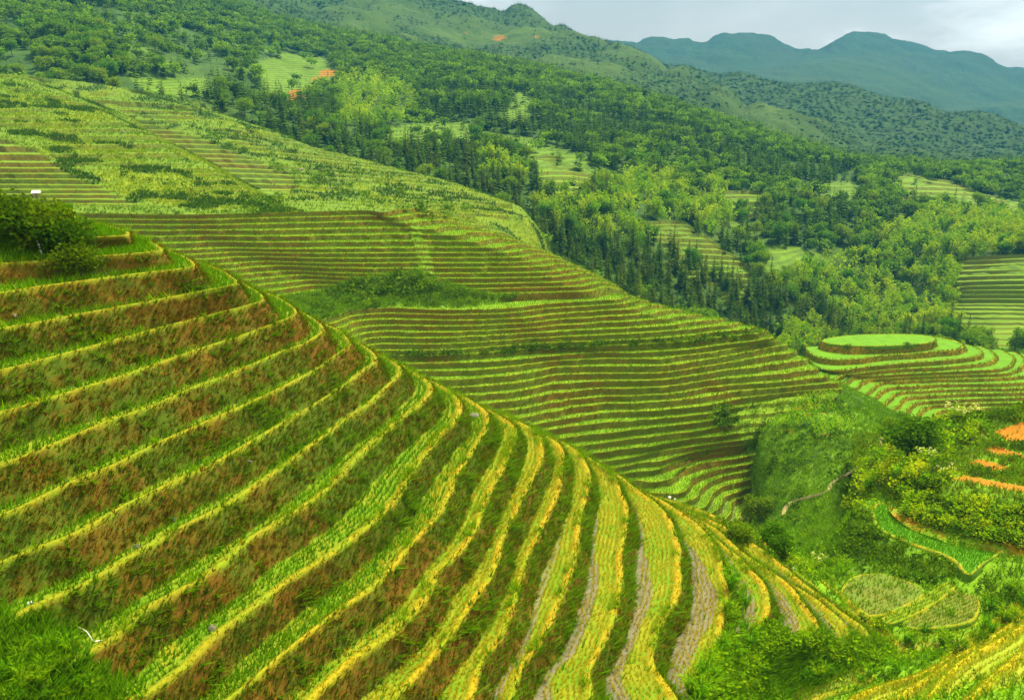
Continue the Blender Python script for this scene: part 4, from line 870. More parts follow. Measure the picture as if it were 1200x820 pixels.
# =================================================================== SHRUBS AND UNDERGROWTH
SHB = [make_plant('shrub', shrub_crown(110+i), limbs(110+i, 1.1, 1.2, .05), m_, M_bark, 'leafy green shrub growing on the gully slope', 'shrub', 'shrubs in the gully', 'foliage', 'stems') for i, m_ in enumerate((M_shrub, M_shruby, M_shrubd, M_shruby, M_shrub))]
SLO = [shrub_crown(130+i, 34, .42) for i in range(4)]
sh = []                                  # (x, y, z, scale, kind)
rs = np.random.default_rng(77)
def strew(poly, n, s0, s1, sink=.15, squeeze=None):
    p = np.array(poly, float); c = 0
    for _ in range(n*4):
        if c >= n: break
        x = rs.uniform(p[:, 0].min(), p[:, 0].max()); y = rs.uniform(p[:, 1].min(), p[:, 1].max())
        if not inpoly(np.array([x]), np.array([y]), poly)[0]: continue
        if not (-60 < x < 1260 and y < 880): continue
        g = ground(x, y)
        if g is None: continue
        s = rs.uniform(s0, s1); sh.append((g.x, g.y, g.z-sink*s, s)); c += 1
FREE = [at_z(np.array(p, float)[:, 0], np.array(p, float)[:, 1], z)[:, :2] for _, _, _, z, p in PAD]
strew([(870,480),(985,462),(1040,500),(1080,490),(1100,520),(1040,560),(1000,590),(930,640),(880,610),(905,570),(880,530)], 190, .4, 1.2)
strew([(862,490),(920,512),(1000,510),(1030,540),(960,575),(920,600),(905,560),(875,520)], 60, .3, .8)
strew([(1010,540),(1080,500),(1130,488),(1155,502),(1140,525),(1100,556),(1040,585),(990,620)], 240, .5, 1.3)
strew([(1120,488),(1165,486),(1215,476),(1215,492),(1165,498),(1130,492)], 60, .5, 1.0)
strew([(1042,590),(1060,580),(1110,588),(1215,598),(1215,640),(1140,632),(1080,615),(1048,600)], 230, .5, 1.05)
strew([(1040,575),(1060,560),(1105,566),(1060,585)], 40, .5, 1.)
strew([(1150,515),(1215,522),(1215,530),(1150,524)], 25, .4, .8); strew([(1120,533),(1215,542),(1215,548),(1160,536)], 25, .4, .8); strew([(1110,552),(1215,558),(1215,568),(1130,556)], 30, .4, .8)
strew([(930,640),(1018,600),(1026,620),(1090,652),(1125,668),(1090,690),(1050,675),(1000,670),(940,660)], 260, .25, .7)
strew([(880,610),(930,640),(960,690),(990,720),(1040,735),(1020,745),(975,705),(930,668),(880,635),(830,612)], 150, .3, .8)
strew([(840,770),(880,745),(930,752),(1000,760),(1040,755),(1040,775),(940,778),(890,795),(860,850),(820,850)], 210, .25, .65)
strew([(1130,690),(1210,655),(1210,720),(1100,780),(1030,780),(1100,750)], 100, .25, .6)
strew([(386,352),(400,333),(450,323),(495,320),(512,338),(470,357),(420,364)], 90, .7, 1.6); strew([(470,355),(505,335),(545,345),(612,347),(600,352),(545,361),(480,362)], 90, .5, 1.1)
strew([(445,420),(470,414),(510,416),(590,408),(640,404),(700,402),(800,398),(890,388),(890,393),(800,404),(700,408),(590,414),(480,420)], 230, .55, 1.1, .25)
strew([(345,350),(400,340),(402,368),(374,374)], 45, .5, 1.1); strew([(100,243),(300,246),(300,252),(100,251)], 40, .4, .8, .35); strew([(880,752),(930,756),(1010,764),(985,776),(900,790),(862,800)], 70, .3, .65)
strew([(830,470),(868,482),(862,500),(850,520),(838,500)], 45, .5, 1.1)
strew([(-40,228),(20,222),(70,238),(105,262),(100,272),(40,276),(-40,280)], 0, 1, 1)
strew([(0,735),(40,742),(80,752),(96,770),(110,800),(140,835),(-40,835),(-40,730)], 30, .15, .3)
strew([(280,233),(340,228),(330,250),(290,252)], 40, .8, 1.8); strew([(330,190),(430,200),(560,240),(520,262),(420,235),(350,222)], 110, .7, 1.9, .3); strew([(100,170),(180,180),(260,235),(160,225)], 26, .6, 1.5, .3)
strew([(190,120),(290,150),(350,172),(330,205),(240,165)], 70, .9, 2.2, .3); strew([(0,90),(60,112),(60,125),(0,120)], 25, .8, 1.8, .3)
sh = np.array(sh)
ok = np.ones(len(sh), bool)
for R in FREE: ok &= ~inpoly(sh[:, 0], sh[:, 1], R)
sh = sh[ok]; spx, spy, sz_ = proj(sh[:, :3]); ap = sh[:, 3]/sz_*((spx > 0) & (spx < 1200) & (spy > 0) & (spy < 820)); order = np.argsort(-ap)
lab = {0: ('leafy green shrub on the slopes around the gully', 'shrubs around the gully'), 1: ('green scrub bush among the distant terraces', 'scrub bushes among the far terraces')}
for j, i in enumerate(order[:290]):
    x, y, z, s = sh[i]; far = 1 if (spx[i] < 860 and spy[i] < 430) else 0
    place(SHB[int(rs.integers(0, 5))], (x, y, z), float(rs.random()*6.28), float(s), lab[far][0], lab[far][1], float(s*rs.uniform(.7, 1.1)))
rest = order[290:]
for q in range(4):
    ii = rest[q::4]; merged('ug', *SLO[q], sh[ii, :3], rs.random(len(ii))*6.28, sh[ii, 3], cmix(len(ii), [(.085, .23, .008), (.05, .16, .006), (.14, .28, .008), (.035, .11, .007)], 17+q))
flush('ug', 'undergrowth')
# broad low ground cover on the slopes that are not cultivated
nm = NEARS['m']; npx0, npy0, _ = proj(NEARS['V']); mpx, mpy, _ = proj(MIDS['V'])
for (S, n, wq) in ((BASIN, 7600, np.clip(1-BASIN['T'][:, 0]*1.6, 0, 1)), (BANKS, 2600, np.clip(1-BANKS['T'][:, 0]*1.6, 0, 1)), (NEARS, 5000, (nm < .3)*(npx0 > 700)*(npy0 < 840)*1.), (MIDS, 1500, (MIDS['m'] < .4)*(mpx > 830)*np.clip(1-MIDS['T'][:, 0]*1.8, 0, 1)), (MIDS, 900, (MIDS['m'] < .6)*(mpx < 830))):
    P3, N3, vi3 = scatter(S, n, wq, 30, 55, 160); k3 = np.ones(len(P3), bool)
    for R in FREE: k3 &= ~inpoly(P3[:, 0], P3[:, 1], R)
    P3 = P3[k3]; P3[:, 2] -= .1; n3 = len(P3)
    for q in range(4):
        ii = np.arange(n3)[q::4]; merged('gc', *shrub_crown(150+q, 16, .42), P3[ii], rs.random(len(ii))*6.28, rs.uniform(.2, .55, len(ii)), cmix(len(ii), [(.16, .40, .005), (.11, .30, .005), (.24, .45, .006), (.08, .22, .005)], 27+q))
flush('gc', 'ground_cover')

# =================================================================== PADDIES ON THE SADDLE
def poly_world(poly, z, step=.5, m=99):
    p = np.array(poly, float); R = at_z(p[:, 0], p[:, 1], z); R = np.concatenate([R, R[:1]]); L = arclen(R); n = max(20, int(L[-1]/step))
    R = resample(R, np.linspace(0, 1, n, endpoint=False))
    for _ in range(2): R = (np.roll(R, 1, 0)+2*R+np.roll(R, -1, 0))/4
    return R
import bmesh
M_pad = {k: terrain_mat(k+'_paddy', 1.0, bench=b, mud=m_) for k, b, m_ in (('top', ((.085, .30, .001), (.07, .25, .001)), (.1, .14, .03)), ('green', ((.055, .26, .004), (.075, .32, .004)), (.1, .14, .03)), ('olive', ((.13, .19, .006), (.10, .24, .005)), (.17, .18, .04)), ('mud', ((.16, .20, .02), (.13, .22, .02)), (.24, .19, .06)), ('green2', ((.14, .26, .005), (.17, .28, .006)), (.17, .18, .04)), ('stubble', ((.26, .34, .02), (.2, .34, .02)), (.26, .26, .12)), ('greenstrip', ((.10, .24, .004), (.13, .24, .005)), (.15, .18, .04)))}
M_bund = terrain_mat('paddy_bund', 1.0, wild=((.34, .30, .01), (.17, .30, .005)), yellow=((.34, .30, .01), (.17, .30, .005)))
M_seed = M_grass
SEEDP = []
for nb_, bsz, k, z, poly in PAD:
    R = poly_world(poly, z); bm = bmesh.new(); vs = [bm.verts.new(p) for p in R]; bm.faces.new(vs); bmesh.ops.triangulate(bm, faces=bm.faces[:])
    me = bpy.data.meshes.new('paddy_field'); bm.to_mesh(me); bm.free(); me.materials.append(M_pad[k])
    K = np.tile([0, 0, 1, {'green': .1, 'top': 0, 'olive': .45, 'mud': .4, 'green2': .25, 'stubble': .4, 'greenstrip': .15}[k]], (len(R), 1)).astype(np.float32)
    for an, A in (('K', K), ('T', np.tile([0, 0, 0, 1], (len(R), 1)).astype(np.float32))): at = me.color_attributes.new(an, 'FLOAT_COLOR', 'POINT'); at.data.foreach_set('color', A.ravel())
    o = bpy.data.objects.new('paddy_field', me); COL.objects.link(o); kind(o, 'structure')
    C = np.concatenate([R, R[:1]]); t = np.roll(C[:-1], -1, 0)-np.roll(C[:-1], 1, 0); t = np.concatenate([t, t[:1]])
    if nb_ < 99:
        pp = np.array(poly, float); ew = at_z(pp[:, 0], pp[:, 1], z); cut = int(np.argmin(((C[:-1]-ew[nb_])**2).sum(1))); cutk = cut
    nrm = np.stack([t[:, 1], -t[:, 0]], 1); nrm /= np.linalg.norm(nrm, axis=1)[:, None]
    cen = R.mean(0)[:2]; s = np.sign(((C[:, :2]-cen)*nrm).sum(1).mean()); V = []
    a = np.arange(len(C)); jig = 1+.35*vnoise(a/3., a*0+z, 2); jig = jig*bsz*.75; jig = np.where(np.arange(len(C)) > cutk, jig*.4, jig) if nb_ < 99 else jig; jig = smooth1(jig, 2); jig[-1] = jig[0]
    for off_, zz in ((-.28, -.02), (-.12, .10), (.08, .12), (.30, .0), (.50, -.25), (.75, -.7)):
        q = C.copy(); q[:, :2] += nrm*s*(off_*jig)[:, None]; q[:, 2] += zz*jig if zz > -.5 else zz; V.append(q)
    V = np.stack(V); bo = mesh_np('paddy_bund', V.reshape(-1, 3), grid_faces(*V.shape[:2]), M_bund, {'K': np.repeat([[0, 0, 0, 0]]*4+[[0, 0, 1, 0]]*2, V.shape[1], 0), 'T': np.tile([0, .6, 0], (V.shape[0]*V.shape[1], 1))}); kind(bo, 'structure')
    lo, hi = R.min(0), R.max(0); st = .34 if k != 'green' else .24; th = .5; gx, gy = np.meshgrid(np.arange(lo[0]-20, hi[0]+20, st*(.6 if k != 'green' else 1)), np.arange(lo[1]-20, hi[1]+20, st))
    cx, cy = cen; X = cx+(gx-cx)*math.cos(th)-(gy-cy)*math.sin(th); Y = cy+(gx-cx)*math.sin(th)+(gy-cy)*math.cos(th); i = inpoly(X, Y, R[:, :2])
    X, Y = X[i], Y[i]; SEEDP.append((k, np.stack([X+rs.normal(size=X.shape)*.04, Y+rs.normal(size=X.shape)*.04, np.full(X.shape, z)], 1)))

# =================================================================== SEEDLINGS IN ROWS, GRASS
G = []                                    # (rice seedlings)
def clipf(P, m=30):
    x, y, c = proj(P); return (x > -m) & (x < 1200+m) & (y > -m) & (y < 820+m)
def seed_rows(S, sp_along, sp_row, hgt, cols_fn, maxrows=14, wmul=1., seed=3, start=.12):
    r = np.random.default_rng(seed); NS = S['NS']; V = S['V'].reshape(-1, NS, 3); M = S['m'].reshape(-1, NS); L = len(S['E'])-1
    for l in range(L):
        b0 = l*14; inn = V[b0+7]; outp = V[b0+11]; mm = M[b0+9]
        wv = outp-inn; W = np.linalg.norm(wv[:, :2], axis=1); s = arclen(outp); ss = np.arange(0, s[-1], sp_along)
        I = [np.interp(ss, s, inn[:, k]) for k in range(3)]; O = [np.interp(ss, s, outp[:, k]) for k in range(3)]; Ws = np.interp(ss, s, W); Ms = np.interp(ss, s, mm)
        for q in range(maxrows):
            off_ = start+q*sp_row; f = off_/np.maximum(Ws, .01); ok = (f < .93) & (Ms > .7)
            if not ok.any(): break
            P = np.stack([O[k]+(I[k]-O[k])*f for k in range(3)], 1)[ok]+r.normal(size=(ok.sum(), 3))*np.array([.035, .035, 0]); P = P[clipf(P)]
            if len(P) == 0: continue
            P = P[r.random(len(P)) < .93]
            yield P, l, q
NB = 4
def tuft(P, nb, ln, wd, cols, bend, seed, up=None, jit=.25):
    r = np.random.default_rng(seed); Q = np.repeat(P, nb, 0)+r.normal(size=(len(P)*nb, 3))*np.array([.03, .03, 0]); n = len(Q)
    D = np.tile([0, 0, 1.], (n, 1)) if up is None else np.repeat(up, nb, 0)
    return blades(Q, D, ln*(.6+.8*r.random(n)), wd*(.7+.6*r.random(n)), cmix(n, cols, seed+1, jit) if not callable(cols) else cols(n), bend, seed+2)
YEL = [(.56, .47, .03), (.44, .46, .02), (.54, .42, .03)]; GRN = [(.085, .29, .002), (.13, .37, .002), (.06, .23, .002)]
for P, l, q in seed_rows(NEARS, .17, .30, .2, None):
    x, y, c = proj(P); low = np.clip(sstep(420, 640, x+.6*(y-560)), 0, 1); r = np.random.default_rng(l*31+q); y_ = r.random(len(P)) < low*.97
    for sel, cl, hgt in ((y_, YEL, .20), (~y_, GRN, .30)):
        if sel.sum(): G.append(tuft(P[sel], 5, hgt*1.15, .05, cl, .4, l*77+q))
for k, P in SEEDP:
    P = P[clipf(P)]
    if len(P) == 0 or k == 'top': continue
    cl = {'green': [(.07, .33, .004), (.10, .38, .004)], 'olive': [(.22, .30, .01), (.3, .3, .02)], 'mud': [(.16, .34, .006), (.26, .36, .01)], 'green2': [(.18, .38, .005), (.3, .40, .01)], 'stubble': YEL, 'greenstrip': [(.12, .32, .005)]}[k]
    if k == 'olive': P = P[rs.random(len(P)) < .45]
    G.append(tuft(P, 4, .26 if k != 'green' else .34, .06, cl, .4, len(P)))
for P, l, q in seed_rows(SPUR, .2, .38, .2, None, maxrows=9):
    G.append(tuft(P, 5, .26, .05, [(.44, .46, .012), (.26, .44, .008), (.5, .46, .02)], .4, 900+l*9+q))
for S, sd in ((MIDS, 6),):
    for P, l, q in seed_rows(S, .55, .5, .3, None, maxrows=8):
        G.append(tuft(P, 2, .4, .16, [(.08, .36, .004), (.12, .40, .004)] if sd == 5 else [(.13, .34, .003), (.17, .38, .003)], .4, 1900+l*9+q+sd))
blade_object('rice_seedlings', G)
GG = []
def grow(S, n, wv, ln, wd, cols, bend, seed, out=.5, nb=3):
    P, Nn, vi = scatter(S, n, wv, 30, seed, 160 if any(S is q for q in (BASIN, BANKS, SPUR)) else 20)
    if len(P) == 0: return
    D = Nn*out+np.array([0, 0, 1-out]); D /= np.linalg.norm(D, axis=1)[:, None]; r = np.random.default_rng(seed)
    GG.append(tuft(P, nb, ln, wd, cols, bend, seed, up=D))
npx, npy, _ = proj(NEARS['V']); nv = NEARS['V']
lushn = sstep(-.15, .5, fbm(nv[:, 0]/3.5, nv[:, 1]/3.5+nv[:, 2]*.7, 4, 23)); right = sstep(350, 750, npx)
kr, kb = NEARS['K'][:, 0], NEARS['K'][:, 1]
grow(NEARS, 60000, kr*(.25+lushn*.9+right*.5), .26, .05, [(.08, .20, .003), (.12, .26, .004), (.05, .13, .003)], .35, 201)
grow(NEARS, 40000, kr*(1-.7*right)*(1-.6*lushn), .22, .045, [(.18, .095, .002), (.10, .10, .002), (.22, .125, .003)], .5, 203)
clump = sstep(.25, .6, fbm(nv[:, 0]/1.1, nv[:, 1]/1.1+nv[:, 2], 3, 29))
grow(NEARS, 5500, kr*clump, .50, .07, [(.10, .28, .004), (.14, .33, .004), (.07, .20, .004)], .6, 241, out=.75, nb=6)
grow(NEARS, 2500, kr*sstep(.2, .6, fbm(nv[:, 0]/1.6+30, nv[:, 1]/1.6+nv[:, 2], 3, 33)), .38, .06, [(.20, .13, .004), (.14, .11, .003), (.24, .17, .008)], .7, 243, out=.8, nb=5)
grow(NEARS, 5000, kb*sstep(.15, .5, fbm(nv[:, 0]/2., nv[:, 1]/2., 3, 35)), .34, .055, [(.14, .36, .004), (.20, .40, .005)], .6, 245, nb=4)
grow(NEARS, 9000, kr*right, .42, .06, [(.12, .34, .004), (.16, .38, .005)], .5, 205)
low_ = sstep(420, 640, npx+.6*(npy-560))
grow(NEARS, 22000, kb*(1-low_*.75), .08, .035, [(.30, .38, .004), (.20, .36, .004), (.42, .36, .01)], .5, 207)
grow(NEARS, 15000, kb*low_, .07, .035, [(.56, .38, .008), (.46, .36, .006), (.50, .27, .006)], .6, 209)
grow(NEARS, 16000, 1-NEARS['m'], .5, .07, [(.09, .32, .004), (.15, .40, .006), (.06, .22, .004)], .5, 211, nb=4)
mk = MIDS['K']
grow(MIDS, 60000, mk[:, 0]+.5*(1-MIDS['m']), .42, .12, [(.09, .19, .003), (.12, .24, .003), (.17, .13, .004), (.15, .26, .004)], .4, 221, nb=2)
grow(MIDS, 36000, mk[:, 1], .30, .13, [(.24, .40, .004), (.15, .36, .004), (.10, .28, .004)], .5, 223, nb=2)
grow(KNOLL, 16000, KNOLL['K'][:, 0]+KNOLL['K'][:, 1], .32, .14, [(.13, .26, .004), (.22, .34, .006), (.16, .12, .01)], .4, 225, nb=2)
for S, q in ((ULS, 0), (GRS, 1)):
    fr = np.where(S['m'] < .75, 1., .04); t1 = np.clip(S['T'][:, 1], 0, 1); t2 = np.clip(S['T'][:, 2], 0, 1)
    grow(S, 12000, fr*t1*(1-t2), .5, .3, [(.26, .38, .004), (.30, .40, .004), (.20, .34, .004)], .5, 227+q, nb=2)
    grow(S, 8000, fr*(1-t1)*(1-.5*t2), .55, .34, [(.13, .29, .004), (.09, .22, .004), (.16, .32, .004)], .5, 327+q, nb=2)
    grow(S, 9000, fr*t2, .75, .45, [(.05, .15, .005), (.07, .19, .005), (.04, .12, .005)], .5, 427+q, nb=2)
bt = BASIN['T'][:, 0]
grow(MIDS, 24000, (MIDS['m'] < .4)*np.clip(1-MIDS['T'][:, 0]*1.6, 0, 1), .55, .13, [(.12, .32, .004), (.18, .40, .005), (.08, .24, .004)], .5, 230)
grow(BASIN, 54000, np.clip(1-bt*1.3, 0, 1), .5, .10, [(.11, .32, .004), (.16, .40, .005), (.06, .20, .004)], .5, 231)
grow(BANKS, 31000, np.clip(1-BANKS['T'][:, 0]*1.5, .02, 1), .5, .10, [(.12, .32, .005), (.20, .36, .006), (.06, .20, .004), (.20, .13, .02)], .5, 233)
grow(SPUR, 9000, SPUR['K'][:, 1], .12, .05, [(.56, .46, .015), (.40, .42, .01), (.28, .42, .006)], .6, 235)
grow(SPUR, 3000, SPUR['K'][:, 0], .25, .06, [(.12, .36, .004), (.18, .42, .006)], .5, 237)
blade_object('grass', GG)

# =================================================================== SINGLE THINGS
def lathe_rock(seed, R):
    bm = bmesh.new(); bmesh.ops.create_icosphere(bm, subdivisions=3, radius=R); r = random.Random(seed); ax = Vector((r.uniform(.7, 1.3), r.uniform(.7, 1.3), r.uniform(.5, .8)))
    for v in bm.verts:
        p = v.co; k = 1+.35*float(vnoise(np.array([p.x/R*1.1+seed*3]), np.array([p.y/R*1.1+p.z/R]), 4)[0])+.12*float(vnoise(np.array([p.x/R*3.1+seed]), np.array([p.y/R*3+p.z/R*2]), 7)[0]); v.co = Vector((p.x*ax.x, p.y*ax.y, p.z*ax.z))*k
    V = np.array([v.co[:] for v in bm.verts]); F = np.array([[v.index for v in f.verts] for f in bm.faces]); bm.free(); return V, F
def rock(px, py, R, label, mat=None, seed=1):
    g = ground(px, py)
    if g is None: return
    R *= .75; o = mesh_np('rock', *lathe_rock(seed, R), mat or M_rock, smooth=False); o.location = g+Vector((0, 0, R*.2)); o.rotation_euler = (0, 0, seed*1.3); tag(o, label, 'rock'); return o
rock(555, 488, .42, 'grey boulder in the terrace wall near the top of the near slope', seed=2)
rock(203, 608, .2, 'grey stone stuck in the brown terrace wall left of the middle of the near slope', seed=3)
rock(18, 371, .2, 'pale stone with grass tuft in the uppermost brown terrace walls at the far left', seed=4)
rock(292, 541, .13, 'small brown stone low in a shaded terrace wall', seed=5)
rock(160, 641, .16, 'reddish stone embedded in the terrace wall beside the straw edge', seed=6)
rock(248, 737, .24, 'wet grey stone beside the lower water spill on the path', seed=7)
rock(325, 135, 1.2, 'grey outcrop rock high on the scrub ridge below the conifers', seed=8)
rock(352, 200, 1.5, 'dark grey outcrop on the scrub ridge above the narrow terraces', seed=9)
rock(145, 156, 1.0, 'pale outcrop on the crest of the yellow grass spur', seed=10)
for i, (x, y, R, lb) in enumerate(((785, 583, .34, 'largest white stone on the curved paddy edge across the gully'), (791, 585, .28, 'second white stone right of the largest on the curved paddy edge'), (798, 587, .2, 'smallest white stone at the end of the row on the paddy edge'))): rock(x, y, R, lb, M_white, 20+i)
rock(930, 667, .22, 'white flat stone on the straw edge of the green strip paddy', M_white, 31); rock(1036, 678, .25, 'white stone on the back edge of the olive paddy', M_white, 32); rock(35, 707, .1, 'tiny white stone in the shaded paddy at the lower left', M_white, 33)
# small white roofed hut on the terraces behind the big bushes
g = ground(43, 228); e = empty('field_hut', g-Vector((0, 0, .75)), .25, .9); tag(e, 'small white roofed hut on the far terraces just above the dark bush clump', 'hut')
def box(x0, x1, y0, y1, z0, z1):
    V = np.array([(x, y, z) for z in (z0, z1) for y in (y0, y1) for x in (x0, x1)], float); F = np.array([(0, 2, 3, 1), (4, 5, 7, 6), (0, 1, 5, 4), (2, 6, 7, 3), (0, 4, 6, 2), (1, 3, 7, 5)]); return V, F
def boxes(L):
    V = []; F = []; o = 0
    for b in L: v, f = box(*b); V.append(v); F.append(f+o); o += 8
    return np.concatenate(V), np.concatenate(F)
mesh_np('wall', *boxes([(-.85, .85, -.6, -.5, 0, 1.35), (-.85, .85, .5, .6, 0, 1.5), (-.85, -.75, -.5, .5, 0, 1.35), (.75, .85, -.5, .5, 0, 1.35)]), plain_mat('weathered_boards', (.28, .22, .14)), smooth=False, parent=e)
RV = np.array([(-1.15, -.95, 1.30), (1.15, -.95, 1.30), (1.0, 0, 1.95), (-1.0, 0, 1.95), (-1.15, .95, 1.38), (1.15, .95, 1.38)]); RV = np.concatenate([RV, RV-np.array([0, 0, .07])])
mesh_np('roof', RV, np.array([(0, 1, 2, 3), (3, 2, 5, 4), (6, 9, 8, 7), (9, 10, 11, 8), (0, 6, 7, 1), (4, 5, 11, 10), (0, 3, 9, 6), (3, 4, 10, 9), (1, 7, 8, 2), (2, 8, 11, 5)]), M_white, smooth=False, parent=e)
mesh_np('door', *box(-.28, .28, -.64, -.603, .02, 1.15), plain_mat('door_wood', (.14, .10, .06)), smooth=False, parent=e)
# leaning white stake
g = ground(50, 303); st = mesh_np('stake', *tube([(0, 0, -.2), (-.03, 0, .35), (-.09, 0, .75), (-.16, .02, .88)], [.045, .05, .05, .035], 8), M_white); st.location = g; tag(st, 'bent white stake on the grassy bank below the dark bush clump', 'stake')
# water spout
g = ground(110, 752); M_water = plain_mat('running_water', (.80, .82, .80), rough=.1, amt=.05)
sp = empty('water_spout', g, 0, .6); tag(sp, 'thin white water jet spilling from a pipe onto the path at lower left', 'water spout')
mesh_np('pipe', *tube([(-.95, .25, .85), (-.75, .18, .80), (-.55, .12, .76)], [.045, .045, .045], 8), plain_mat('pipe_bamboo', (.25, .22, .10)), parent=sp)
mesh_np('jet', *tube([(-.55, .12, .76), (-.38, .07, .68), (-.22, .03, .45), (-.1, 0, .2), (0, 0, .02), (.2, .05, .03), (.45, .12, .05)], [.03, .035, .03, .03, .05, .06, .02], 6), M_water, parent=sp)
# big bushes on top of the near slope
M_bush = leaf_mat('dark_bush_leaves', (.05, .14, .005)); BIGB = [make_plant('bush', clump_crown(310+i, broad_blobs(310+i, 2.1, 2.6, 12), 190, .22, .8, -.1), limbs(310+i, 1.9, 2.2, .06), m_, M_bark, 'x', 'bush', None, 'foliage', 'stems') for i, m_ in enumerate((M_bush, leaf_mat('olive_bush_leaves', (.11, .22, .006)), M_bush))]
for i, (x, y, s, lb, k) in enumerate(((90, 275, .7, 'rounded dark bush at the right end of the clump above the top terrace', 0), (70, 271, .85, 'dark bush second from the right end of the clump above the top terrace', 2), (47, 270, 1.0, 'tall brownish bush under the small white hut', 0), (24, 270, .95, 'yellow tipped bush left of the tall brownish bush', 1), (5, 270, 1.05, 'green bush at the left end of the clump above the top terrace', 2), (-22, 270, 1., 'large bush cut by the left edge above the top terrace', 0))):
    q = at_z(np.array([x]), np.array([y]), -5.8*h)[0]; gq = drop(q[0], q[1], -1)
    place(BIGB[k], gq if gq is not None else tuple(q), i*1.7, s, lb)
# grassy mound, and single trees of the gully
gt = [(888, 610, .68, 'dark leafy tree at the foot of the curving terraces in the gully'), (1062, 545, .85, 'tall dark bushy tree below the knoll terraces beside the footpath'), (1050, 520, .55, 'small dark tree just above the bend of the footpath'), (864, 640, .36, 'low dark tree at the end of the lowest curving paddy'), (908, 650, .4, 'dark spreading bush on the gully edge right of the near terraces')]
GT = [make_plant('tree', clump_crown(330+i, broad_blobs(330+i, 6.2, 5., 11), 75, .5), limbs(330+i, 6, 4.6, .16), M_shrubd, M_bark, 'x', 'tree', None) for i in range(2)]
for i, (x, y, s, lb) in enumerate(gt):
    q = ground(x, y)
    if q: place(GT[i % 2], q-Vector((0, 0, .3)), i*2.1, s, lb)
# two small bushes and a stone on the rim of the knoll
KB = make_plant('bush', shrub_crown(350, 200, .3), limbs(350, 1.1, 1, .05), M_shrubd, M_bark, 'x', 'bush', None, 'foliage', 'stems')
for x, y, s, lb in ((992, 409, 1.1, 'dark bush on the bare bank of the round knoll, left one'), (1064, 404, .8, 'small dark bush on the right rim of the round knoll'), (1094, 405, .9, 'dark bush at the right end of the bank of the round knoll')):
    q = ground(x, y)
    if q: place(KB, q-Vector((0, 0, .2)), x, s, lb)
# white flowering shrubs
def flower_heads(seed, n, R, H):
    r = np.random.default_rng(seed); a = r.random(n)*6.28; q = R*np.sqrt(r.random(n)); C = np.stack([np.cos(a)*q, np.sin(a)*q, H*(.75+.3*r.random(n))], 1)
    C = np.repeat(C, 7, 0)+r.normal(size=(n*7, 3))*np.array([.1, .1, .05]); return leaves(C, .15, r, -.3, 1.2)
def flowering(x, y, s, n, lb, sd):
    q = ground(x, y)
    if q is None: return
    e = empty('flowering_shrub', q-Vector((0, 0, .15)), sd, s); tag(e, lb, 'flowering shrub')
    mesh_np('foliage', *shrub_crown(sd, 220, .26), M_shruby, smooth=False, parent=e); mesh_np('stems', *limbs(sd, 1.1, 1.2, .04), M_bark, parent=e); mesh_np('blossom', *flower_heads(sd, n, 1.0, 1.35), M_flower, smooth=False, parent=e)
flowering(1122, 492, 1.5, 16, 'cream flowering shrub at the crest of the farmed bank below the knoll terraces', 401); flowering(1143, 486, 1.6, 14, 'taller cream flowering shrub right of the first on the bank crest', 402)
flowering(1085, 545, 1.3, 9, 'sparsely flowered yellow green shrub on the bank left of the orange soil', 403); flowering(1075, 528, 1.1, 8, 'small flowering shrub beside the tall dark tree below the knoll', 404)
flowering(960, 664, .9, 12, 'white flowering weed clump standing between the green strip paddy and the olive paddy', 405); flowering(870, 612, 1., 7, 'pale flowered shrub where the near slope meets the curving terraces', 406); flowering(617, 497, .55, 7, 'light flowered weed on the crest of the near slope', 407)
flowering(1110, 560, 1.0, 6, 'low flowering shrub just left of the lowest orange strip', 408)
# maize in rows on the gully field
def maize(seed):
    r = np.random.default_rng(seed); V = []; F = []; st_ = tube([(0, 0, -.1), (.02, 0, .9), (0, .03, 1.9)], [.025, .02, .008], 5)
    for i in range(9):
        a = i*2.6+r.random(); z = .25+i*.17; c, s = math.cos(a), math.sin(a); L = .75*(1-.04*i); o = len(V); wd = .13
        V += [(0, 0, z), (c*L*.5-s*wd, s*L*.5+c*wd, z+.32), (c*L*.5+s*wd, s*L*.5-c*wd, z+.32), (c*L, s*L, z+.08)]; F += [(o, o+1, o+2), (o+1, o+3, o+2)]
    return (np.array(V), np.array(F)), st_
MZ = [make_plant('maize_plant', *maize(420+i), leaf_mat('maize_leaves%d' % i, (.14+.05*i, .42, .006)), M_culm, 'young maize plant in the rows on the gully field', 'maize', 'maize plants on the gully field', 'leaves', 'stalk') for i in range(2)]
ci = 0
for (x0, y0, x1, y1, n) in ((932, 474, 985, 465, 20), (930, 481, 988, 472, 20), (925, 489, 990, 480, 20), (905, 500, 965, 497, 18), (948, 505, 995, 497, 15), (955, 511, 1000, 505, 12)):
    for i in range(n):
        t = (i+rs.uniform(-.3, .3))/n; q = ground(x0+(x1-x0)*t, y0+(y1-y0)*t+rs.normal()*.6)
        if q: place(MZ[ci % 2], q, ci*1.3, float(rs.uniform(.75, 1.15))); ci += 1
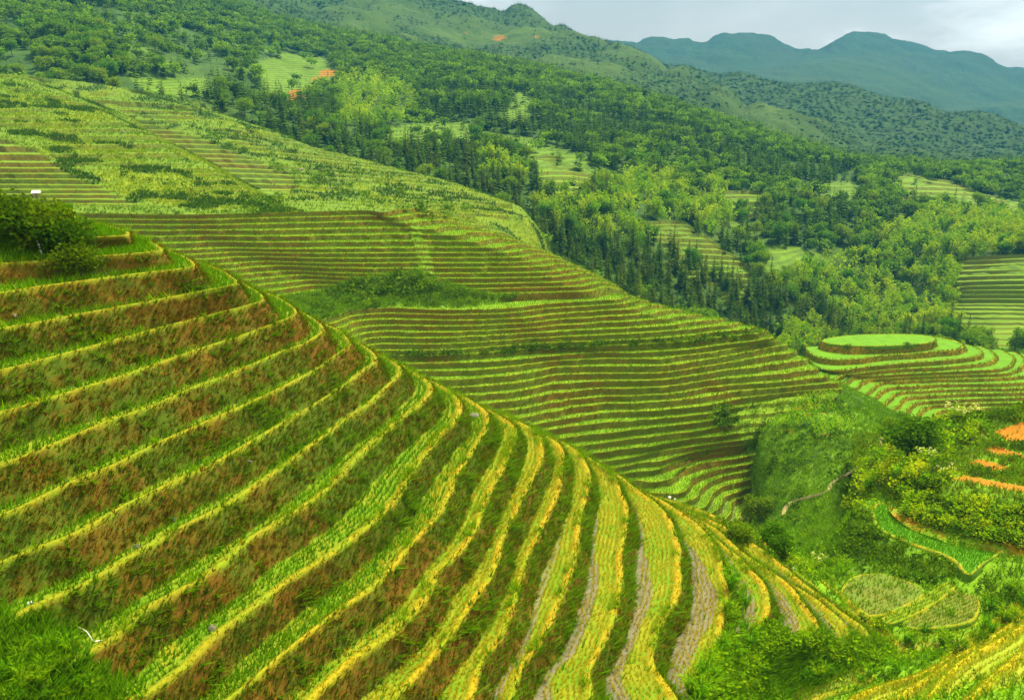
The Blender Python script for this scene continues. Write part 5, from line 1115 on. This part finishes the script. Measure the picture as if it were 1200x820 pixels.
# silver grass on the lower slope
def plume(seed):
    r = np.random.default_rng(seed); n = 70; a = r.random(n)*6.28; L = r.uniform(.6, 1.5, n); V = []; F = []
    for i in range(n):
        c, s = math.cos(a[i]), math.sin(a[i]); o = len(V); k = r.uniform(.25, .7); w_ = .02
        V += [(-s*w_+c*.05, c*w_+s*.05, 0), (s*w_+c*.05, -c*w_+s*.05, 0), (c*k*.5*L[i]-s*w_, s*k*.5*L[i]+c*w_, L[i]*.75), (c*k*.5*L[i]+s*w_, s*k*.5*L[i]-c*w_, L[i]*.75), (c*k*1.1*L[i], s*k*1.1*L[i], L[i]*.85)]; F += [(o, o+1, o+3), (o, o+3, o+2), (o+2, o+3, o+4)]
    return np.array(V), np.array(F)
M_sg = leaf_mat('silver_grass_blades', (.12, .34, .006)); SG = []
for i in range(3):
    o = mesh_np('tall_grass_tuft', *plume(440+i), M_sg, smooth=False); tag(o, 'tall arching tuft of bright green grass on the steep near slope', 'grass tuft', 'tall grass tufts on the near slopes'); SG.append(o)
first = [True]*3; k = 0
for poly, n, s0, s1 in (([(838,640),(880,700),(880,760),(830,820),(800,830),(840,760),(855,700)], 30, .7, 1.3), ([(820,770),(1000,765),(900,850),(810,850)], 40, .4, .8), ([(0,740),(110,770),(140,830),(0,830)], 40, .3, .65), ([(1030,760),(1200,680),(1200,730),(1080,790),(1000,815)], 34, .5, 1.1), ([(940,655),(1000,660),(980,700),(960,690)], 14, .6, 1.1)):
    p = np.array(poly, float); c = 0
    while c < n:
        x = rs.uniform(p[:, 0].min(), p[:, 0].max()); y = rs.uniform(p[:, 1].min(), p[:, 1].max())
        if not inpoly(np.array([x]), np.array([y]), poly)[0]: continue
        c += 1; q = ground(x, y)
        if q is None: continue
        if first[k % 3]: o = SG[k % 3]; first[k % 3] = False
        else: o = SG[k % 3].copy(); COL.objects.link(o)
        s = float(rs.uniform(s0, s1)); o.location = q-Vector((0, 0, .05)); o.scale = (s, s, s); o.rotation_euler = (0, 0, float(rs.random()*6.28)); k += 1
# footpath round the gully
tp = catmull(np.array([(*t, 0) for t in TRACK], float), 90); W = []
for x, y, _ in tp:
    q = ground(x, y)
    if q: W.append(q[:])
W = np.array(W); W = smooth1(W, 4); t = np.gradient(W, axis=0); nn = np.stack([t[:, 1], -t[:, 0], 0*t[:, 0]], 1); nn /= np.linalg.norm(nn, axis=1)[:, None]
wd = .40*(1+.3*vnoise(np.arange(len(W))/4., np.zeros(len(W)), 3))[:, None]
V = np.stack([W-nn*wd-np.array([0, 0, .25]), W-nn*wd+np.array([0, 0, .22]), W+np.array([0, 0, .27]), W+nn*wd+np.array([0, 0, .22]), W+nn*wd-np.array([0, 0, .25])])
kind(mesh_np('footpath', V.reshape(-1, 3), grid_faces(*V.shape[:2]), plain_mat('trodden_earth', (.42, .33, .14), rough=.9)), 'structure')

# =================================================================== THE AIR
HAZE_DENSITY = .00018; HAZE_COLOR = (.03, .28, .70)
hz = mesh_np('haze', *box(-1700, 2900, -60, 4200, -175, 480), None, smooth=False); kind(hz, 'stuff')
m, t = mat_new('haze_air'); o = N(t, 'ShaderNodeOutputMaterial'); pv = N(t, 'ShaderNodeVolumePrincipled'); t.links.new(pv.outputs[0], o.inputs['Volume'])
pv.inputs['Density'].default_value = HAZE_DENSITY; pv.inputs['Color'].default_value = (*HAZE_COLOR, 1); pv.inputs['Anisotropy'].default_value = .1

hz.data.materials.append(m)
